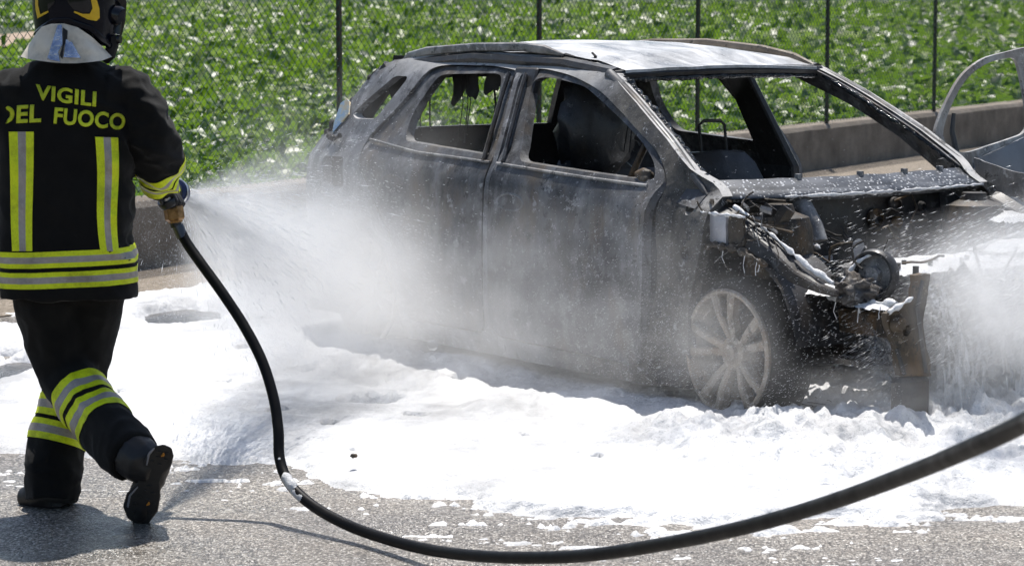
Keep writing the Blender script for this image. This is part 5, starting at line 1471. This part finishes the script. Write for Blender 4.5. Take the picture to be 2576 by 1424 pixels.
# foam stuck on the hose
def hose_foam(i0, i1, r, side, seed):
    P = []; Rr = []
    for i in range(i0, i1):
        p = hp[i]; tn = (hp[i + 1] - hp[i - 1]).normalized(); sd_ = tn.cross(Vector((0, -1, 0))).normalized()
        nz = mnoise.noise(p * 25 + Vector((seed, 0, 0)))
        e = min(1, (i - i0 + .5) / 4, (i1 - i - .5) / 4)
        P.append(p - hb0 + Vector((0, -.010, 0)) + Vector((0, 0, 1)) * (.006 * side) + Vector((0, 0, .006 * nz))); Rr.append(r * e * (1 + .5 * nz))
    MB().tube(P, Rr, 12).build('foam_clump', M['foam'], hose, smooth=True, sharp=90)
hose_foam(111, 117, .016, .6, 1); hose_foam(122, 137, .0165, .7, 2); hose_foam(127, 144, .015, -.4, 3); hose_foam(146, 150, .010, .2, 4); hose_foam(152, 158, .011, -.2, 5)

# ================================================================== debris and bubbles
def lump(name, u, v, s, label, seed, group=None, zoff=.05):
    c = gnd(u, v, .06)
    e = empty(name, (c.x, c.y, zoff)); bpy.data.objects.remove(e)
    o = blob(name, (0, 0, 0), s, M['burnt_rust' if seed % 2 else 'burnt_dark'], .35, 2.2, 3, seed, None)
    o.location = (c.x, c.y, zoff + s[2] * .3)
    tag(o, label, 'debris', group); return o
lump('charred_debris', 2085, 975, (.06,.05,.05), 'brown charred lump standing in foam left of the radiator support foot', 1, zoff=.08)
lump('charred_debris', 2125, 1082, (.07,.05,.028), 'dark bubbly lump half sunk in foam below the radiator support', 2, zoff=.07)
lump('charred_debris', 890, 1158, (.013,.012,.008), 'tiny black crumb on the white foam right of the hanging hose', 3, zoff=.075)
lump('charred_debris', 2560, 985, (.06,.06,.05), 'dark lump in the foam at the right edge under the water jet', 4, zoff=.09)
for k, (u, v, lb) in enumerate(((1975,1075,'thin black wire tangle on foam in front of the front wheel'),(2055,1040,'thin black wire tangle on foam between wheel and radiator support'),(2360,1068,'small black twist of wire on foam below the water jet'))):
    c = gnd(u, v, .08); e = empty('wire_tangle', (c.x, c.y, .075)); tag(e, lb, 'wire')
    for j in range(7 if k < 2 else 3):
        p0 = Vector((random.uniform(-.07,.07), random.uniform(-.15,.15), random.uniform(0,.03))); pts = [p0]
        for q in range(4): pts.append(pts[-1] + Vector((random.uniform(-.04,.05), random.uniform(-.07,.07), random.uniform(-.012,.025))))
        MB().tube(catmull(pts, 5), .0016, 5).build('strand', M['charred_rubber'], e, smooth=True)
t = NT('soap_film')
lw = t.n('LayerWeight'); lw.inputs[0].default_value = .35
tr = t.n('BsdfTransparent'); gl_ = t.n('BsdfGlossy', Color=(.95,.97,1), Roughness=.03)
mx = t.n('MixShader'); t.set(mx, 'i0', t.ramp(lw.outputs['Facing'], [(.3, .05), (.85, .75)])); t.set(mx, 'i1', tr); t.set(mx, 'i2', gl_)
t.t.links.new(mx.outputs[0], t.out.inputs[0]); M['soap_film'] = t.m
for (u, v, Y, r, lb) in ((1088,868,11.2,.022,'large clear bubble drifting in front of the rear door'),(1088,903,11.2,.014,'small clear bubble just below the large one by the rear door'),(1573,912,11.0,.014,'clear bubble low in front of the front door'),(1921,831,10.8,.016,'clear bubble at the right rim of the front wheel'),(2098,488,10.8,.013,'clear bubble under the scuttle edge'),(1868,892,10.8,.013,'clear bubble right of the front wheel hub'),(1790,892,10.8,.012,'clear bubble left of the front wheel hub')):
    bm = bmesh.new(); bmesh.ops.create_uvsphere(bm, u_segments=24, v_segments=16, radius=r)
    me = bpy.data.meshes.new('soap_bubble'); bm.to_mesh(me); bm.free(); me.shade_smooth()
    o = obj('soap_bubble', me, M['soap_film']); o.location = at(u, v, Y); tag(o, lb, 'bubble', 'bubbles drifting round the car')

# ================================================================== spray and mist
t = NT('droplet')
d = t.n('BsdfDiffuse', Color=(.92,.94,.97)); tr = t.n('BsdfTranslucent', Color=(.92,.94,.97)); g = t.n('BsdfGlossy', Color=(1,1,1), Roughness=.2)
m1 = t.n('MixShader'); t.set(m1, 'i0', .55); t.set(m1, 'i1', d); t.set(m1, 'i2', tr)
m2 = t.n('MixShader'); t.set(m2, 'i0', .12); t.set(m2, 'i1', m1); t.set(m2, 'i2', g)
t.t.links.new(m2.outputs[0], t.out.inputs[0]); M['droplet'] = t.m
def droplets(name, P, D, ln, wd, label):
    """three-sided bipyramids of length ln along D"""
    n = len(P); D = D / np.linalg.norm(D, axis=1, keepdims=True)
    a = np.cross(D, np.array([[.3, .2, .93]])); a /= np.linalg.norm(a, axis=1, keepdims=True); b = np.cross(D, a)
    l_ = ln[:, None]; w_ = wd[:, None]
    V = [P - D * l_ * .5, P + D * l_ * .5]
    for k in range(3):
        q = 2 * np.pi * k / 3; V.append(P + (a * np.cos(q) + b * np.sin(q)) * w_)
    V = np.stack(V, 1).reshape(-1, 3); i = np.arange(n)[:, None] * 5
    F = np.concatenate([i + np.array([[0, 2 + k, 2 + (k + 1) % 3]]) for k in range(3)] + [i + np.array([[1, 2 + (k + 1) % 3, 2 + k]]) for k in range(3)])
    return tag(obj(name, mesh_np(name, V, F), M['droplet']), label, 'spray', kind='stuff')
def vmat(name, build, color=(1,1,1), aniso=.35):
    t = NT(name); dens = build(t)
    v = t.n('VolumePrincipled'); v.inputs['Color'].default_value = _c(color); v.inputs['Anisotropy'].default_value = aniso
    t.set(v, 'Density', dens); t.t.links.new(v.outputs[0], t.out.inputs['Volume']); M[name] = t.m; return t.m
def frame_to(axis):
    return Vector(axis).to_track_quat('Z', 'Y')
def cone_spray(name, O, T, ang, D0, label, seed, z0=.02, fade=.3, drop=0):
    O, T = Vector(O), Vector(T); Ln = (T - O).length; ta = math.tan(R(ang))
    mb = MB(); n = 28; prof = [(.012 + ta * 1.08 * z, z) for z in (0, Ln * .25, Ln * .5, Ln * .75, Ln)]
    mb.lathe(prof, (0,0,0), (0,0,1), n); 
    m_ = len(mb.v); mb.f += [tuple(reversed(range(n))), tuple(range(m_ - n, m_))]
    def build(t):
        p = t.oco(); x, y, z = t.sep(p)
        r = t.math('SQRT', t.math('ADD', t.math('MULTIPLY', x, x), t.math('MULTIPLY', y, y)))
        zz = t.math('MAXIMUM', z, .03)
        q = t.math('DIVIDE', r, t.math('ADD', t.math('MULTIPLY', zz, ta), .012))
        rad = t.ramp(q, [(.0, 1), (.45, .7), (.75, .22), (1, 0)])
        cv = t.n('CombineXYZ'); t.set(cv, 'i0', t.math('DIVIDE', x, zz)); t.set(cv, 'i1', t.math('DIVIDE', y, zz)); t.set(cv, 'i2', t.math('MULTIPLY', z, .25))
        st = t.ramp(t.noise(11, t.mapv(cv.outputs[0], loc=(seed, 0, 0)), 2, .6), [(.30, .15), (.72, 1.25)])
        fo = t.ramp(t.math('DIVIDE', z, Ln), [(0, .8), (1 - fade, 1), (1, 0)])
        d = t.math('MULTIPLY', t.math('MULTIPLY', rad, st), fo)
        return t.math('MULTIPLY', d, t.math('DIVIDE', D0, t.math('ADD', zz, .35)))
    o = mb.build(name, vmat(name + '_' + str(seed), build)); o.location = O; o.rotation_mode = 'QUATERNION'; o.rotation_quaternion = frame_to(T - O)
    tag(o, label, 'spray', kind='stuff')
    return O, T, Ln, ta
def cloud(name, c, rad, D0, label, seed, nscale=2.0, lo=.35, rz=0):
    bm = bmesh.new(); bmesh.ops.create_icosphere(bm, subdivisions=3, radius=1.0); me = bpy.data.meshes.new(name); bm.to_mesh(me); bm.free()
    def build(t):
        p = t.oco(); ln = t.n('VectorMath', _operation='LENGTH'); t.t.links.new(p, ln.inputs[0])
        fall = t.ramp(ln.outputs['Value'], [(.0, 1), (.4, .62), (.75, .15), (.97, 0)])
        nz = t.ramp(t.noise(nscale, t.mapv(p, loc=(seed * 3.1, seed, 0)), 2, .6), [(lo, .02), (lo + .32, 1.3)])
        return t.math('MULTIPLY', t.math('MULTIPLY', fall, nz), D0)
    o = obj(name, me, vmat(name + '_' + str(seed), build)); o.location = c; o.scale = rad; o.rotation_euler = (0, 0, rz)
    return tag(o, label, 'mist', kind='stuff')
def fromcar(X, Y, Z):
    a = -.9644; return Vector((.7475 + X * math.cos(a) - Y * math.sin(a), 12.24 + X * math.sin(a) + Y * math.cos(a), Z))
NZ = PB + NB + n0 + nozd * .205
T1 = at(905, 745, 12.75)
O, T, Ln, ta = cone_spray('water_spray', NZ, T1, 14.5, 3.8, 'white cone of water spray from the nozzle onto the rear of the car', 1)
cloud('spray_mist', at(730, 750, 11.0), (.58, 1.1, .48), 1.3, 'white mist hanging over the foam between firefighter and car', 2, 1.5, .3, .1)
cloud('spray_mist', at(900, 730, 11.5), (.62, .75, .52), 1.5, 'dense white mist in front of the rear wheel', 3, 1.6, .3)
cloud('spray_mist', at(1130, 760, 11.0), (.72, .5, .52), 1.15, 'patchy mist in front of the rear door', 4, 1.8, .34)
cloud('spray_mist', at(1450, 790, 10.4), (.95, .4, .56), 1.0, 'thin patchy mist along the front door and sill', 10, 2.4, .36)
cloud('spray_mist', at(900, 420, 12.3), (.85, .6, .5), .42, 'thin mist over the rear window pillars', 5, 1.8, .34)
cloud('spray_mist', at(1810, 870, 10.25), (.34, .2, .3), 2.3, 'mist in front of the front wheel', 6, 1.8, .34)
cloud('spray_mist', at(2180, 990, 9.9), (.5, .3, .16), .9, 'splash mist low at the front of the car', 7, 2.0, .34)
NZ2 = Vector((3.9, 9.75, 1.62)); T2 = Vector((1.45, 10.75, .33))
O2, T2_, Ln2, ta2 = cone_spray('water_spray', NZ2, T2, 9.5, 13.0, 'white water jet from the right onto the engine bay', 8, fade=.12)
cloud('spray_mist', at(2500, 760, 9.95), (.36, .3, .42), 5.0, 'dense white splash where the right jet hits the engine', 9, 2.0, .33)

def cone_points(O, T, Ln, ta, n, seed, zpow=.7, spread=.5, length=Ln):
    rg = np.random.default_rng(seed); O = np.array(O); ax = np.array((T - Vector(O)).normalized())
    a = np.cross(ax, [0, 0, 1]); a /= np.linalg.norm(a); b = np.cross(ax, a)
    z = Ln * rg.random(n) ** zpow; r = np.minimum(np.abs(rg.normal(0, spread, n)), 1.6) * z * ta; q = rg.random(n) * 2 * np.pi
    # radial ligaments: bunch the angles a little
    P = O + ax * z[:, None] + (a * np.cos(q)[:, None] + b * np.sin(q)[:, None]) * r[:, None]
    D = P - O; D[:, 2] -= .06 * z
    return P, D, z, rg
P, D, z, rg = cone_points(NZ, T1, Ln, ta, 30000, 11)
k = P[:, 2] > .03; P, D, z = P[k], D[k], z[k]; n = len(P)
droplets('spray_droplets', P, D, .012 + .03 * rg.random(n), .0005 + .0009 * rg.random(n) ** 2, 'fine streaking droplets in the spray from the nozzle')
P, D, z, rg = cone_points(NZ2, T2, Ln2 * 1.02, ta2, 44000, 12, .5, .42)
k = (P[:, 2] > .03); P, D, z = P[k], D[k], z[k]; n = len(P)
droplets('spray_droplets', P, D, .012 + .03 * rg.random(n), .0004 + .0008 * rg.random(n) ** 3, 'streaking droplets in the jet from the right')
# loose drops thrown up round the wreck
rg = np.random.default_rng(5); n = 9000
X = np.clip(rg.normal(1.45, .6, n), -1.9, 2.5); Yc = -.95 - np.abs(rg.normal(0, .22, n)); Zc = np.abs(rg.normal(.28, .30, n)) + .06
a = -.9644
P = np.stack([.7475 + X * math.cos(a) - Yc * math.sin(a), 12.24 + X * math.sin(a) + Yc * math.cos(a), Zc], 1)
D = np.stack([rg.normal(.9, .25, n), rg.normal(0, .3, n), rg.normal(.35, .3, n)], 1)
droplets('flying_drops', P, D, .003 + .008 * rg.random(n), .0003 + .0006 * rg.random(n) ** 6, 'white drops flying in front of the burnt car')
n = 6000
P = np.stack([rg.normal(-1.35, .17, n), 10.0 + np.abs(rg.normal(0, .7, n)), np.abs(rg.normal(.62, .26, n)) + .05], 1)
D = np.stack([rg.normal(.2, .3, n), rg.normal(.6, .3, n), rg.normal(-.5, .3, n)], 1)
droplets('flying_drops', P, D, .002 + .003 * rg.random(n), .0004 + .0004 * rg.random(n), 'grey drizzle falling below the nozzle beside the jacket')

P, D, z, rg = cone_points(NZ, T1, 1.7, ta, 1800, 21, .8, .55)
n = len(P); droplets('spray_strands', P, D, .05 + .12 * rg.random(n), .0007 + .0010 * rg.random(n), 'long water strands fanning out of the nozzle')
